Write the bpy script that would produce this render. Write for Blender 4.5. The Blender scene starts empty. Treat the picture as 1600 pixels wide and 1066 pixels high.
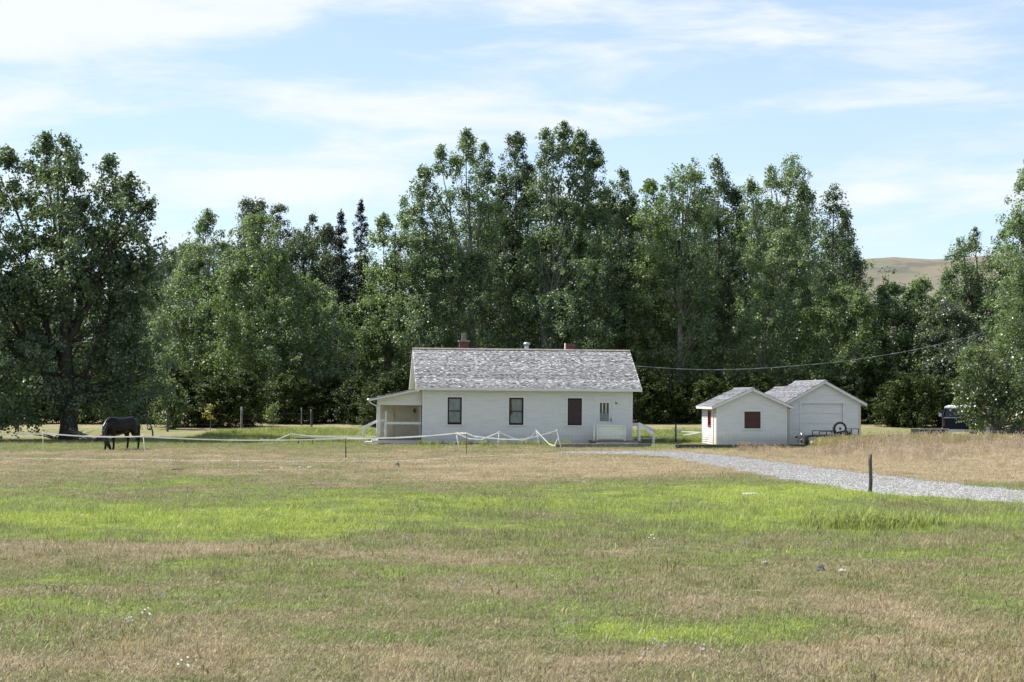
import bpy, math, random
import numpy as np
from mathutils import Vector, Matrix

# ------------------------------------------------------------------ camera, sky, sun, exposure
S = bpy.context.scene
COL = S.collection
FPX, HORIZON, EYE = 2700.0, 620.0, 2.5          # focal length in photo pixels, horizon row, eye height
cam_d = bpy.data.cameras.new('camera'); cam = bpy.data.objects.new('camera', cam_d); COL.objects.link(cam)
cam.location = (0, 0, EYE); cam.rotation_euler = (math.pi/2, 0, 0)
cam_d.sensor_width = 36; cam_d.lens = FPX/1600*36; cam_d.shift_y = (HORIZON-533)/1600
cam_d.clip_start = 0.1; cam_d.clip_end = 20000
S.camera = cam

SUN_AZ, SUN_EL = math.radians(-67), math.radians(54)      # azimuth clockwise from +Y
world = bpy.data.worlds.new('World'); S.world = world; world.use_nodes = True
sun_d = bpy.data.lights.new('sun', 'SUN'); sun = bpy.data.objects.new('sun', sun_d); COL.objects.link(sun)
sun_d.energy = 4.0; sun_d.angle = math.radians(0.53); sun_d.color = (1.0, 0.96, 0.90)
to_sun = Vector((math.sin(SUN_AZ)*math.cos(SUN_EL), math.cos(SUN_AZ)*math.cos(SUN_EL), math.sin(SUN_EL)))
sun.rotation_euler = to_sun.to_track_quat('Z', 'Y').to_euler()
sun.location = (-40, 20, 60)
S.view_settings.view_transform = 'Standard'; S.view_settings.look = 'None'
S.view_settings.exposure = 1.08; S.view_settings.gamma = 1.0; S.view_settings.use_curve_mapping = False
S.render.engine = 'CYCLES'
S.cycles.max_bounces = 6; S.cycles.diffuse_bounces = 3; S.cycles.transmission_bounces = 4; S.cycles.transparent_max_bounces = 8
S.cycles.caustics_reflective = False; S.cycles.caustics_refractive = False
S.cycles.use_denoising = True

class NT:
    """small helper for writing node trees"""
    def __init__(s, nt): s.nt = nt; s.N = nt.nodes; s.L = nt.links
    def new(s, t, **kw):
        n = s.N.new(t)
        for k, v in kw.items(): setattr(n, k, v)
        return n
    def set(s, sock, v):
        if isinstance(v, bpy.types.NodeSocket): s.L.new(v, sock)
        else: sock.default_value = v
    def m(s, op, a, b=0.0, c=None, clamp=False):
        n = s.new('ShaderNodeMath', operation=op, use_clamp=clamp)
        s.set(n.inputs[0], a); s.set(n.inputs[1], b)
        if c is not None: s.set(n.inputs[2], c)
        return n.outputs[0]
    def vm(s, op, a, b=(0, 0, 0)):
        n = s.new('ShaderNodeVectorMath', operation=op); s.set(n.inputs[0], a)
        if op == 'SCALE': s.set(n.inputs[3], b)
        else: s.set(n.inputs[1], b)
        return n.outputs[0]
    def noise(s, vec, scale, detail=3, rough=0.55, out='Fac', dist=0.0):
        n = s.new('ShaderNodeTexNoise')
        if vec is not None: s.set(n.inputs['Vector'], vec)
        n.inputs['Scale'].default_value = scale; n.inputs['Detail'].default_value = detail
        n.inputs['Roughness'].default_value = rough; n.inputs['Distortion'].default_value = dist
        return n.outputs[out]
    def ramp(s, fac, stops, interp='LINEAR'):
        n = s.new('ShaderNodeValToRGB'); s.set(n.inputs[0], fac); r = n.color_ramp; r.interpolation = interp
        while len(r.elements) < len(stops): r.elements.new(0.5)
        for e, (p, c) in zip(r.elements, stops):
            e.position = p; e.color = (c, c, c, 1) if isinstance(c, (int, float)) else (*c, 1)
        return n.outputs[0]
    def mix(s, fac, a, b, blend='MIX'):
        n = s.new('ShaderNodeMix', data_type='RGBA', blend_type=blend)
        s.set(n.inputs[0], fac)
        for k, v in ((6, a), (7, b)):
            s.set(n.inputs[k], v if isinstance(v, bpy.types.NodeSocket) else (*v, 1))
        return n.outputs[2]
    def smooth(s, v, e0, e1):
        n = s.new('ShaderNodeMapRange', interpolation_type='SMOOTHSTEP'); s.set(n.inputs[0], v)
        n.inputs[1].default_value = e0; n.inputs[2].default_value = e1
        return n.outputs[0]

# --- sky: Nishita with thin streaky cloud
def make_world():
    t = NT(world.node_tree); t.N.clear()
    sky = t.new('ShaderNodeTexSky', sky_type='NISHITA'); sky.sun_disc = False
    sky.sun_elevation = SUN_EL; sky.sun_rotation = SUN_AZ
    sky.altitude = 1100; sky.air_density = 1.0; sky.dust_density = 0.6; sky.ozone_density = 1.5
    tc = t.new('ShaderNodeTexCoord'); sep = t.new('ShaderNodeSeparateXYZ'); t.L.new(tc.outputs['Generated'], sep.inputs[0])
    mp = t.new('ShaderNodeMapping'); t.L.new(tc.outputs['Generated'], mp.inputs[0])      # low flat banks of cloud
    mp.inputs['Rotation'].default_value = (0, math.radians(4), 0); mp.inputs['Scale'].default_value = (1.0, 1.0, 4.6)
    mp.inputs['Location'].default_value = (0.37, 0.1, 0.42)
    n1 = t.noise(mp.outputs[0], 7.5, 8, 0.58, dist=0.3)
    n2 = t.noise(mp.outputs[0], 3.0, 4, 0.5)
    n = t.m('ADD', t.m('MULTIPLY', n1, 0.75), t.m('MULTIPLY', n2, 0.34))
    ay = t.m('MAXIMUM', sep.outputs[1], 0.2); u = t.m('DIVIDE', sep.outputs[0], ay); v = t.m('DIVIDE', sep.outputs[2], ay)
    for (cu, cv, ru, rv, amp) in ((-.24, .20, .10, .035, .09), (-.08, .228, .07, .012, .10), (-.05, .172, .11, .013, .15), (-.12, .125, .09, .012, .16), (.10, .215, .06, .018, .08), (.25, .20, .09, .022, .10), (.27, .120, .07, .012, .16), (.21, .118, .02, .006, .12), (.07, .155, .05, .010, .05), (-.05, .205, .06, .007, -.10), (.10, .18, .10, .010, -.08), (.18, .145, .08, .012, -.10), (-.20, .155, .07, .012, -.06), (-.20, .10, .08, .010, -.03)):
        a = t.m('DIVIDE', t.m('SUBTRACT', u, cu), ru); b_ = t.m('DIVIDE', t.m('SUBTRACT', t.m('SUBTRACT', v, cv), t.m('MULTIPLY', t.m('SUBTRACT', u, cu), .06)), rv)
        n = t.m('ADD', n, t.m('MULTIPLY', t.m('EXPONENT', t.m('MULTIPLY', t.m('ADD', t.m('MULTIPLY', a, a), t.m('MULTIPLY', b_, b_)), -1.0)), amp))
    # a thicker veil towards the sun's side
    veil = t.m('MULTIPLY', t.smooth(sep.outputs[0], 0.10, -0.45), 0.05)
    fac = t.smooth(t.m('ADD', n, veil), 0.50, 0.73)
    fac = t.m('ADD', .14, t.m('MULTIPLY', fac, 0.82))
    low = t.smooth(sep.outputs[2], 0.0, 0.10)
    hz = t.smooth(sep.outputs[2], 0.45, 0.0)
    cl = t.mix(low, (5.6, 5.95, 6.35), (5.85, 6.1, 6.4))
    thin = t.mix(t.m('MULTIPLY', hz, 0.5), t.vm('SCALE', sky.outputs[0], 1.08), (4.3, 5.6, 7.0))
    col = t.mix(fac, thin, cl)
    bg = t.new('ShaderNodeBackground'); t.L.new(col, bg.inputs[0]); bg.inputs[1].default_value = 0.078
    out = t.new('ShaderNodeOutputWorld'); t.L.new(bg.outputs[0], out.inputs[0])
make_world()

# ------------------------------------------------------------------ helpers
rng = np.random.default_rng(11); random.seed(5)
def WX(px, Y): return (px-800.0)*Y/FPX
def WZ(py, Y): return EYE + (HORIZON-py)*Y/FPX
def GY(py, z=0.0): return FPX*(EYE-z)/(py-HORIZON)
def sstep(t):
    t = np.clip(t, 0, 1); return t*t*(3-2*t)
def gz(x, y):
    """height of the ground"""
    x = np.asarray(x, float); y = np.asarray(y, float)
    rise = 0.65*sstep((y-95)/30) + 1.0*sstep((y-160)/300)
    berm = 0.26*sstep((x-13.4-(y-76)*-0.10)/5.0)*sstep((y-59)/14)*(1-sstep((y-82)/6))
    hump = 0.35*np.exp(-((x+12.5)/4.5)**2-((y-102)/4.0)**2)
    return rise+berm+hump
def g(x, y): return float(gz(x, y))

def tag(o, label=None, cat=None, group=None, kind=None):
    if label: o['label'] = label
    if cat: o['category'] = cat
    if group: o['group'] = group
    if kind: o['kind'] = kind
    return o
def empty(name, loc=(0, 0, 0), rz=0.0):
    o = bpy.data.objects.new(name, None); COL.objects.link(o); o.empty_display_size = 0.2
    o.location = loc; o.rotation_euler = (0, 0, rz); return o
def copy_tree(o, parent=None):
    c = o.copy(); COL.objects.link(c); c.parent = parent
    for ch in list(o.children): copy_tree(ch, c)
    return c

class MB:
    def __init__(s): s.v = []; s.f = []; s.a = []
    def poly(s, pts, a=None):
        i = len(s.v); s.v += [tuple(p) for p in pts]; s.f.append(tuple(range(i, i+len(pts)))); s.a.append(a or 0.0)
    def hexa(s, p, a=None):
        i = len(s.v); s.v += [tuple(q) for q in p]
        for q in ((0, 3, 2, 1), (4, 5, 6, 7), (0, 1, 5, 4), (1, 2, 6, 5), (2, 3, 7, 6), (3, 0, 4, 7)):
            s.f.append(tuple(i+k for k in q)); s.a.append(a or 0.0)
    def box(s, x0, x1, y0, y1, z0, z1, a=None):
        s.hexa([(x0, y0, z0), (x1, y0, z0), (x1, y1, z0), (x0, y1, z0), (x0, y0, z1), (x1, y0, z1), (x1, y1, z1), (x0, y1, z1)], a)
    def obox(s, O, u, n, a0, a1, d0, d1, z0, z1):
        """box on a wall: a along the wall, d out of it, z up"""
        P = lambda a, d, z: Vector(O)+Vector(u)*a+Vector(n)*d+Vector((0, 0, z))
        s.hexa([P(a0, d0, z0), P(a1, d0, z0), P(a1, d1, z0), P(a0, d1, z0), P(a0, d0, z1), P(a1, d0, z1), P(a1, d1, z1), P(a0, d1, z1)])
    def bar(s, p, q, w, h, up=(0, 0, 1)):
        p = Vector(p); q = Vector(q); d = (q-p).normalized(); up = Vector(up)
        if abs(d.dot(up)) > 0.98: up = Vector((0, 1, 0))
        r = d.cross(up).normalized(); t = r.cross(d).normalized(); r *= w/2; t *= h/2
        s.hexa([p-r-t, p+r-t, p+r+t, p-r+t, q-r-t, q+r-t, q+r+t, q-r+t])
    def tube(s, pts, rad, n=8, flat=1.0, cap=True):
        pts = [Vector(p) for p in pts]
        if isinstance(rad, (int, float)): rad = [rad]*len(pts)
        base = len(s.v); ref = Vector((0, 0, 1)); prev = None
        for i, p in enumerate(pts):
            d = (pts[min(i+1, len(pts)-1)]-pts[max(i-1, 0)])
            d = d.normalized() if d.length > 1e-9 else Vector((0, 0, 1))
            if prev is None:
                r = d.cross(ref if abs(d.z) < 0.95 else Vector((0, 1, 0))).normalized()
            else:
                r = (prev-d*prev.dot(d)); r = r.normalized() if r.length > 1e-6 else d.orthogonal().normalized()
            prev = r; t = r.cross(d)
            for k in range(n):
                a = 2*math.pi*k/n
                s.v.append(tuple(p+r*(math.cos(a)*rad[i]*flat)+t*(math.sin(a)*rad[i])))
        for i in range(len(pts)-1):
            for k in range(n):
                a = base+i*n+k; b = base+i*n+(k+1) % n
                s.f.append((a, b, b+n, a+n)); s.a.append(0.0)
        if cap:
            s.f.append(tuple(base+k for k in range(n))[::-1]); s.a.append(0.0)
            s.f.append(tuple(base+(len(pts)-1)*n+k for k in range(n))); s.a.append(0.0)
    def lathe(s, c, axis, prof, n=20):
        """profile of (distance along axis, radius) turned about an axis"""
        ax = Vector(axis).normalized(); r = ax.orthogonal().normalized(); t = ax.cross(r); base = len(s.v)
        for (d, R) in prof:
            for k in range(n):
                a = 2*math.pi*k/n
                s.v.append(tuple(Vector(c)+ax*d+(r*math.cos(a)+t*math.sin(a))*R))
        for i in range(len(prof)-1):
            for k in range(n):
                a = base+i*n+k; b = base+i*n+(k+1) % n
                s.f.append((a, b, b+n, a+n)); s.a.append(0.0)
        s.f.append(tuple(base+k for k in range(n))[::-1]); s.a.append(0.0)
        s.f.append(tuple(base+(len(prof)-1)*n+k for k in range(n))); s.a.append(0.0)
    def build(s, name, mat, parent=None, smooth=False, attr=False):
        me = bpy.data.meshes.new(name); me.from_pydata(s.v, [], s.f)
        if attr:
            at = me.attributes.new('tint', 'FLOAT', 'FACE'); at.data.foreach_set('value', np.array(s.a, 'f'))
        me.materials.append(mat)
        if smooth: me.polygons.foreach_set('use_smooth', [True]*len(me.polygons))
        me.update()
        o = bpy.data.objects.new(name, me); COL.objects.link(o); o.parent = parent
        return o
def np_mesh(name, V, F, mat, tint=None, smooth=False):
    """mesh from arrays, F all the same size"""
    me = bpy.data.meshes.new(name); k = F.shape[1]
    me.vertices.add(len(V)); me.vertices.foreach_set('co', np.ascontiguousarray(V, 'f').ravel())
    me.loops.add(F.size); me.loops.foreach_set('vertex_index', np.ascontiguousarray(F, 'i').ravel())
    me.polygons.add(len(F)); me.polygons.foreach_set('loop_start', np.arange(0, F.size, k, dtype='i'))
    me.polygons.foreach_set('loop_total', np.full(len(F), k, 'i'))
    if tint is not None:
        at = me.attributes.new('tint', 'FLOAT', 'FACE'); at.data.foreach_set('value', np.asarray(tint, 'f'))
    me.materials.append(mat); me.update(calc_edges=True); me.validate()
    if smooth: me.polygons.foreach_set('use_smooth', [True]*len(me.polygons))
    return me
def link(name, me, parent=None):
    o = bpy.data.objects.new(name, me); COL.objects.link(o); o.parent = parent; return o

# ------------------------------------------------------------------ materials
def mat(name):
    m = bpy.data.materials.new(name); m.use_nodes = True; t = NT(m.node_tree); t.N.clear()
    out = t.new('ShaderNodeOutputMaterial'); b = t.new('ShaderNodeBsdfPrincipled'); t.L.new(b.outputs[0], out.inputs[0])
    return m, t, b, out
def plain(name, col, rough=0.6, var=0.25, scale=3.0, metal=0.0, bump=0.0, bscale=40.0, spec=0.5, dirt=None):
    m, t, b, out = mat(name)
    tc = t.new('ShaderNodeTexCoord'); v = tc.outputs['Object']
    n = t.noise(v, scale, 5, 0.6)
    lo = tuple(c*(1-var) for c in col); hi = tuple(min(1, c*(1+var*0.6)) for c in col)
    c = t.mix(t.smooth(n, 0.3, 0.7), lo, hi)
    if dirt:
        n2 = t.noise(v, scale*2.3, 6, 0.7); c = t.mix(t.m('MULTIPLY', t.smooth(n2, 0.55, 0.75), dirt[1]), c, dirt[0])
    t.L.new(c, b.inputs['Base Color']); b.inputs['Roughness'].default_value = rough; b.inputs['Metallic'].default_value = metal
    b.inputs['Specular IOR Level'].default_value = spec
    if bump:
        bp = t.new('ShaderNodeBump'); bp.inputs['Strength'].default_value = bump; bp.inputs['Distance'].default_value = 0.02
        t.L.new(t.noise(v, bscale, 4, 0.6), bp.inputs['Height']); t.L.new(bp.outputs[0], b.inputs['Normal'])
    return m

def white_paint(name, col=(0.71, 0.71, 0.70), wear=0.5):
    """old white house paint: faint streaks, patches worn to grey"""
    m, t, b, out = mat(name)
    tc = t.new('ShaderNodeTexCoord'); v = tc.outputs['Object']
    mp = t.new('ShaderNodeMapping'); t.L.new(v, mp.inputs[0]); mp.inputs['Scale'].default_value = (0.8, 0.8, 7.0)
    st = t.noise(mp.outputs[0], 1.6, 5, 0.65)
    mp2 = t.new('ShaderNodeMapping'); t.L.new(v, mp2.inputs[0]); mp2.inputs['Scale'].default_value = (4.0, 4.0, 0.5)
    ver = t.noise(mp2.outputs[0], 1.5, 4, 0.6)
    c = t.mix(t.smooth(st, 0.35, 0.75), col, tuple(x*0.86 for x in col))
    c = t.mix(t.m('MULTIPLY', t.smooth(ver, 0.55, 0.8), 0.35), c, tuple(x*0.72 for x in col))
    fl = t.noise(mp.outputs[0], 9.0, 6, 0.7)
    c = t.mix(t.m('MULTIPLY', t.smooth(fl, 0.66, 0.72), wear), c, (0.30, 0.27, 0.24))
    sz = t.new('ShaderNodeSeparateXYZ'); t.L.new(v, sz.inputs[0]); sp = t.noise(mp2.outputs[0], 3.5, 5, 0.65)      # rain splash on the lowest boards
    c = t.mix(t.m('MULTIPLY', t.smooth(t.m('ADD', sz.outputs[2], t.m('MULTIPLY', sp, -.7)), .35, -.15), .45), c, (.36, .32, .26))
    t.L.new(c, b.inputs['Base Color']); b.inputs['Roughness'].default_value = 0.62
    bp = t.new('ShaderNodeBump'); bp.inputs['Strength'].default_value = 0.25; bp.inputs['Distance'].default_value = 0.01
    t.L.new(fl, bp.inputs['Height']); t.L.new(bp.outputs[0], b.inputs['Normal'])
    return m

def tinted(name, stops, rough=0.8, spec=0.3, noise=0.35):
    """colour picked for each face from its tint attribute"""
    m, t, b, out = mat(name)
    at = t.new('ShaderNodeAttribute', attribute_name='tint')
    tc = t.new('ShaderNodeTexCoord')
    n = t.noise(tc.outputs['Object'], 6.0, 4, 0.6)
    f = t.m('ADD', at.outputs['Fac'], t.m('MULTIPLY', t.m('SUBTRACT', n, 0.5), noise), clamp=True)
    t.L.new(t.ramp(f, stops), b.inputs['Base Color'])
    b.inputs['Roughness'].default_value = rough; b.inputs['Specular IOR Level'].default_value = spec
    return m

def leaf_mat(name, dark, light, trans=0.35, rough=0.50, spec=0.75, tgain=(1.5, 1.5, 0.7)):
    m, t, b, out = mat(name)
    at = t.new('ShaderNodeAttribute', attribute_name='tint')
    oi = t.new('ShaderNodeObjectInfo')
    f = t.m('ADD', at.outputs['Fac'], t.m('MULTIPLY', t.m('SUBTRACT', oi.outputs['Random'], 0.5), 0.35), clamp=True)
    c = t.mix(f, dark, light)
    t.L.new(c, b.inputs['Base Color']); b.inputs['Roughness'].default_value = rough; b.inputs['Specular IOR Level'].default_value = spec
    tr = t.new('ShaderNodeBsdfTranslucent')
    t.L.new(t.mix(1.0, c, tgain, 'MULTIPLY'), tr.inputs[0])
    mx = t.new('ShaderNodeMixShader'); mx.inputs[0].default_value = trans
    t.L.new(b.outputs[0], mx.inputs[1]); t.L.new(tr.outputs[0], mx.inputs[2]); t.L.new(mx.outputs[0], out.inputs[0])
    return m

M = {}
M['paint'] = white_paint('white_siding_paint')
M['trim'] = white_paint('white_trim_paint', (0.70, 0.705, 0.71), 0.25)
M['cream'] = plain('cream_paint_and_bounce', (0.58, 0.53, 0.42), 0.6, 0.12)
M['maroon'] = plain('maroon_paint', (0.030, 0.007, 0.010), 0.6, 0.3, spec=.25)
M['redboard'] = plain('dark_red_board', (0.060, 0.016, 0.016), 0.6, 0.35, 5)
M['dark'] = plain('unlit_room_black', (0.02, 0.02, 0.022), 0.8)
M['screen'] = plain('dark_insect_screen', (0.045, 0.028, 0.028), 0.7, 0.3, 4)
M['curtain'] = plain('pale_curtain', (0.56, 0.64, 0.75), 0.8, 0.25, 3)
M['bluecurtain'] = plain('blue_grey_blind', (0.16, 0.20, 0.26), 0.8, 0.2, 3)
M['oldwood'] = plain('weathered_grey_wood', (0.20, 0.18, 0.16), 0.85, 0.4, 6, bump=0.4)
M['darkwood'] = plain('dark_weathered_timber', (0.085, 0.075, 0.07), 0.85, 0.4, 6, bump=0.5)
M['brick'] = plain('red_brick', (0.15, 0.060, 0.050), 0.85, 0.35, 9, bump=0.4)
M['mortar'] = plain('grey_mortar', (0.32, 0.30, 0.27), 0.9)
M['galv'] = plain('galvanised_steel', (0.52, 0.54, 0.56), 0.35, 0.15, metal=0.8)
M['steel'] = plain('dark_painted_steel', (0.02, 0.022, 0.028), 0.45, 0.3)
M['rubber'] = plain('black_rubber', (0.018, 0.018, 0.02), 0.75, 0.3)
M['rim'] = plain('white_paint_and_roof_glare', (0.62, 0.63, 0.64), 0.4, 0.1)
M['navy'] = plain('navy_truck_paint', (0.008, 0.012, 0.032), 0.5, 0.2, spec=.25)
M['chrome'] = plain('dull_chrome', (0.6, 0.62, 0.64), 0.25, 0.1, metal=0.9)
M['tape'] = leaf_mat('white_fence_tape', (0.82, 0.82, 0.80), (0.82, 0.82, 0.80), .45, .5, .4, (1, 1, 1))
M['rod'] = plain('white_fibreglass_rod', (0.72, 0.72, 0.70), 0.5, 0.1)
M['rust'] = plain('rusty_iron', (0.10, 0.055, 0.035), 0.85, 0.4, 12)
M['orange'] = plain('orange_plastic', (0.7, 0.12, 0.03), 0.5, 0.1)
M['whiteplastic'] = plain('white_plastic', (0.8, 0.8, 0.8), 0.5, 0.06)
M['cable'] = plain('pale_cable', (0.22, 0.23, 0.24), 0.5, 0.1)
M['bark'] = plain('grey_bark', (0.17, 0.155, 0.135), 0.9, 0.45, 3.0, bump=0.8, bscale=12)
M['palebark'] = plain('pale_poplar_bark', (0.22, 0.215, 0.20), 0.85, 0.45, 2.0, bump=0.5, bscale=12)
M['darkbark'] = plain('dark_bark', (0.055, 0.045, 0.04), 0.9, 0.4, 3.0, bump=0.8, bscale=12)
M['rockpale'] = plain('pale_fieldstone', (0.42, 0.39, 0.35), 0.9, 0.35, 8, bump=0.5)
M['rockdark'] = plain('dark_fieldstone', (0.07, 0.07, 0.075), 0.85, 0.4, 8, bump=0.5)
M['soil'] = plain('dry_dug_soil', (0.13, 0.10, 0.075), 0.95, 0.4, 6, bump=0.8)
M['shingle'] = tinted('weathered_cedar_shingle', [(0.0, (0.07, 0.07, 0.075)), (0.35, (0.165, 0.165, 0.17)), (0.7, (0.29, 0.29, 0.292)), (1.0, (0.50, 0.50, 0.50))], 0.75, 0.3, .3)
M['shingle_shed'] = tinted('grey_cedar_shingle', [(0.0, (0.10, 0.10, 0.11)), (0.5, (0.20, 0.20, 0.215)), (1.0, (0.34, 0.34, 0.36))], 0.75, 0.3)
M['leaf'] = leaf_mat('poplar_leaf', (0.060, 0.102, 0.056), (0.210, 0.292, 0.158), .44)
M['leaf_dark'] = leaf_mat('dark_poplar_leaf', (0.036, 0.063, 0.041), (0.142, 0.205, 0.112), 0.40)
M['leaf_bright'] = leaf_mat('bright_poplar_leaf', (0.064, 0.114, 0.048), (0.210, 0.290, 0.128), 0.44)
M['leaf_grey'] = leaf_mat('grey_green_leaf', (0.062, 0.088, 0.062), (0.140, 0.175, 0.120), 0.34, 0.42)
M['leaf_willow'] = leaf_mat('willow_leaf', (0.070, 0.110, 0.050), (0.170, 0.225, 0.105), 0.42, 0.35)
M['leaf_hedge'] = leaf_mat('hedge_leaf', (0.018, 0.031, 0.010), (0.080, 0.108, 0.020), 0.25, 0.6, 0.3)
M['leaf_yellow'] = leaf_mat('yellowing_leaf', (0.16, 0.16, 0.03), (0.30, 0.27, 0.05), 0.4)
M['needle'] = leaf_mat('spruce_needle', (0.010, 0.020, 0.012), (0.028, 0.048, 0.028), 0.08, 0.6, 0.3)

# ------------------------------------------------------------------ ground, drive, path, hill
def field_group():
    """colour of the pasture as a function of the place: strips and patches of green and cured grass"""
    gt = bpy.data.node_groups.new('field_colour', 'ShaderNodeTree')
    gt.interface.new_socket('Color', in_out='OUTPUT', socket_type='NodeSocketColor')
    gt.interface.new_socket('Green', in_out='OUTPUT', socket_type='NodeSocketFloat')
    t = NT(gt); go = t.new('NodeGroupOutput')
    geo = t.new('ShaderNodeNewGeometry'); sep = t.new('ShaderNodeSeparateXYZ'); t.L.new(geo.outputs['Position'], sep.inputs[0])
    X, Y = sep.outputs[0], sep.outputs[1]
    cb = t.new('ShaderNodeCombineXYZ'); t.L.new(X, cb.inputs[0]); t.L.new(Y, cb.inputs[1]); p = cb.outputs[0]
    mpx = t.new('ShaderNodeMapping'); t.L.new(p, mpx.inputs[0]); mpx.inputs['Scale'].default_value = (0.30, 1.0, 1.0)
    nb = t.noise(mpx.outputs[0], 0.22, 3, 0.55)                 # bends the strips
    nl = t.noise(p, 0.16, 4, 0.6); np3 = t.noise(p, 0.38, 3, 0.55); nm = t.noise(p, 0.75, 4, 0.6); nf = t.noise(p, 3.4, 4, 0.65)
    Yw = t.m('MULTIPLY', Y, t.m('ADD', 0.84, t.m('MULTIPLY', nb, 0.36)))
    lg = t.m('DIVIDE', 6.75, t.m('MAXIMUM', Yw, 8.0))           # 0.45 close by ... 0.05 by the trees
    fac = t.m('DIVIDE', lg, 0.5)
    stops = [(0.04, .22), (.05, .26), (.060, .40), (.07, .46), (.08, .36), (.095, .24), (.112, .26), (.128, .42), (.142, .60), (.160, .70), (.182, .78), (.200, .76),
             (.211, .62), (.222, .36), (.238, .26), (.252, .36), (.275, .52), (.305, .48), (.33, .60), (.352, .54), (.372, .34), (.40, .20), (.43, .28), (.47, .26), (.5, .45)]
    G = t.ramp(fac, [(a/0.5, b) for a, b in stops])
    def blob(cx, cy, rx, ry, amp):
        a = t.m('POWER', t.m('DIVIDE', t.m('SUBTRACT', X, cx), rx), 2.0); b = t.m('POWER', t.m('DIVIDE', t.m('SUBTRACT', Y, cy), ry), 2.0)
        # POWER of a negative base with exponent 2 is fine
        return t.m('MULTIPLY', t.m('EXPONENT', t.m('MULTIPLY', t.m('ADD', a, b), -1.0)), amp)
    s = G
    for args in ((1.7, 18.2, 1.5, 0.9, .42), (5.5, 27.6, 5.5, 1.5, .40), (-5.4, 20.4, 2.2, 1.5, .22), (6.9, 33.0, 0.9, 0.9, .35),
                 (-6.5, 35, 7, 4.0, .22), (3.0, 20.8, 3.0, 1.2, -.18), (1.6, 59, 4.6, 8.0, -.30), (0.8, 36.0, 1.6, 2.0, -.30), (20, 66, 9, 12, -.75), (15.5, 50, 5, 5.5, -.5), (11, 46.5, 5.5, 4.0, .5),
                 (5.8, 44, 3.5, 5, .30), (-19, 72, 10, 5, -.10), (-24, 83, 8, 4, .10), (-15, 93, 13, 8, .30), (8, 78, 6, 4, -.25), (10, 82.5, 4, 1.3, .45), (9.5, 91, 5, 5, .4), (-34, 135, 26, 14, -.55),
                 (4.6, 15.8, 1.2, .7, .25), (-0.8, 15.3, 1.2, .6, .25)):
        s = t.m('ADD', s, blob(*args))
    s = t.m('ADD', s, t.m('MULTIPLY', t.m('SUBTRACT', nl, 0.5), 1.15))
    s = t.m('ADD', s, t.m('MULTIPLY', t.m('SUBTRACT', np3, 0.5), 0.80))
    s = t.m('ADD', s, t.m('MULTIPLY', t.m('SUBTRACT', nm, 0.5), 0.95))
    s = t.m('ADD', s, t.m('MULTIPLY', t.m('SUBTRACT', nf, 0.5), 0.95), clamp=True)
    c = t.ramp(s, [(0.0, (.345, .292, .198)), (.20, (.282, .246, .158)), (.38, (.228, .218, .118)), (.55, (.190, .204, .090)), (.72, (.195, .238, .080)), (.88, (.232, .285, .076)), (1.0, (.28, .335, .080))])
    red = t.noise(p, 0.5, 4, 0.6)                                # some rusty brown seed heads
    c = t.mix(t.m('MULTIPLY', t.smooth(red, 0.55, 0.72), 0.30), c, (.290, .215, .150))
    gr = t.noise(p, 0.9, 3, 0.6)
    c = t.mix(t.m('MULTIPLY', t.smooth(gr, 0.58, 0.75), 0.4), c, (.33, .30, .235))
    t.L.new(c, go.inputs[0]); t.L.new(s, go.inputs[1])
    return gt
FIELD = field_group()

def ground_mat():
    m, t, b, out = mat('pasture_ground')
    fg = t.new('ShaderNodeGroup'); fg.node_tree = FIELD
    geo = t.new('ShaderNodeNewGeometry')
    f = t.noise(geo.outputs['Position'], 9.0, 6, 0.7); f2 = t.noise(geo.outputs['Position'], 40.0, 4, 0.7)
    k = t.m('ADD', t.m('MULTIPLY', f, 0.9), t.m('MULTIPLY', f2, 0.7))
    c = t.mix(t.smooth(k, 0.5, 1.1), t.mix(1.0, fg.outputs[0], (.66, .64, .60), 'MULTIPLY'), t.mix(1.0, fg.outputs[0], (1.16, 1.15, 1.12), 'MULTIPLY'))
    t.L.new(c, b.inputs['Base Color']); b.inputs['Roughness'].default_value = 0.95; b.inputs['Specular IOR Level'].default_value = 0.1
    bp = t.new('ShaderNodeBump'); bp.inputs['Strength'].default_value = 0.6; bp.inputs['Distance'].default_value = 0.06
    t.L.new(k, bp.inputs['Height']); t.L.new(bp.outputs[0], b.inputs['Normal'])
    return m
def axis_lines(a, b, step, far, grow=1.35):
    mid = list(np.arange(a, b+1e-6, step)); lo = []; hi = []; d = step; v = a
    while v > -far: d *= grow; v -= d; lo.append(v)
    d = step; v = b
    while v < far: d *= grow; v += d; hi.append(v)
    return np.array(lo[::-1]+mid+hi)
xs = axis_lines(-50, 50, 1.0, 6000); ys = axis_lines(-10, 150, 1.0, 6000)
XX, YY = np.meshgrid(xs, ys); V = np.stack([XX, YY, gz(XX, YY)], -1).reshape(-1, 3)
nx = len(xs); i = (np.arange(len(ys)-1)[:, None]*nx+np.arange(nx-1)[None, :]).ravel()
ground = link('ground', np_mesh('ground', V, np.stack([i, i+1, i+1+nx, i+nx], 1), ground_mat(), smooth=True))
tag(ground, 'dry pasture ground with green and straw coloured strips', 'ground', kind='structure')

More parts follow.
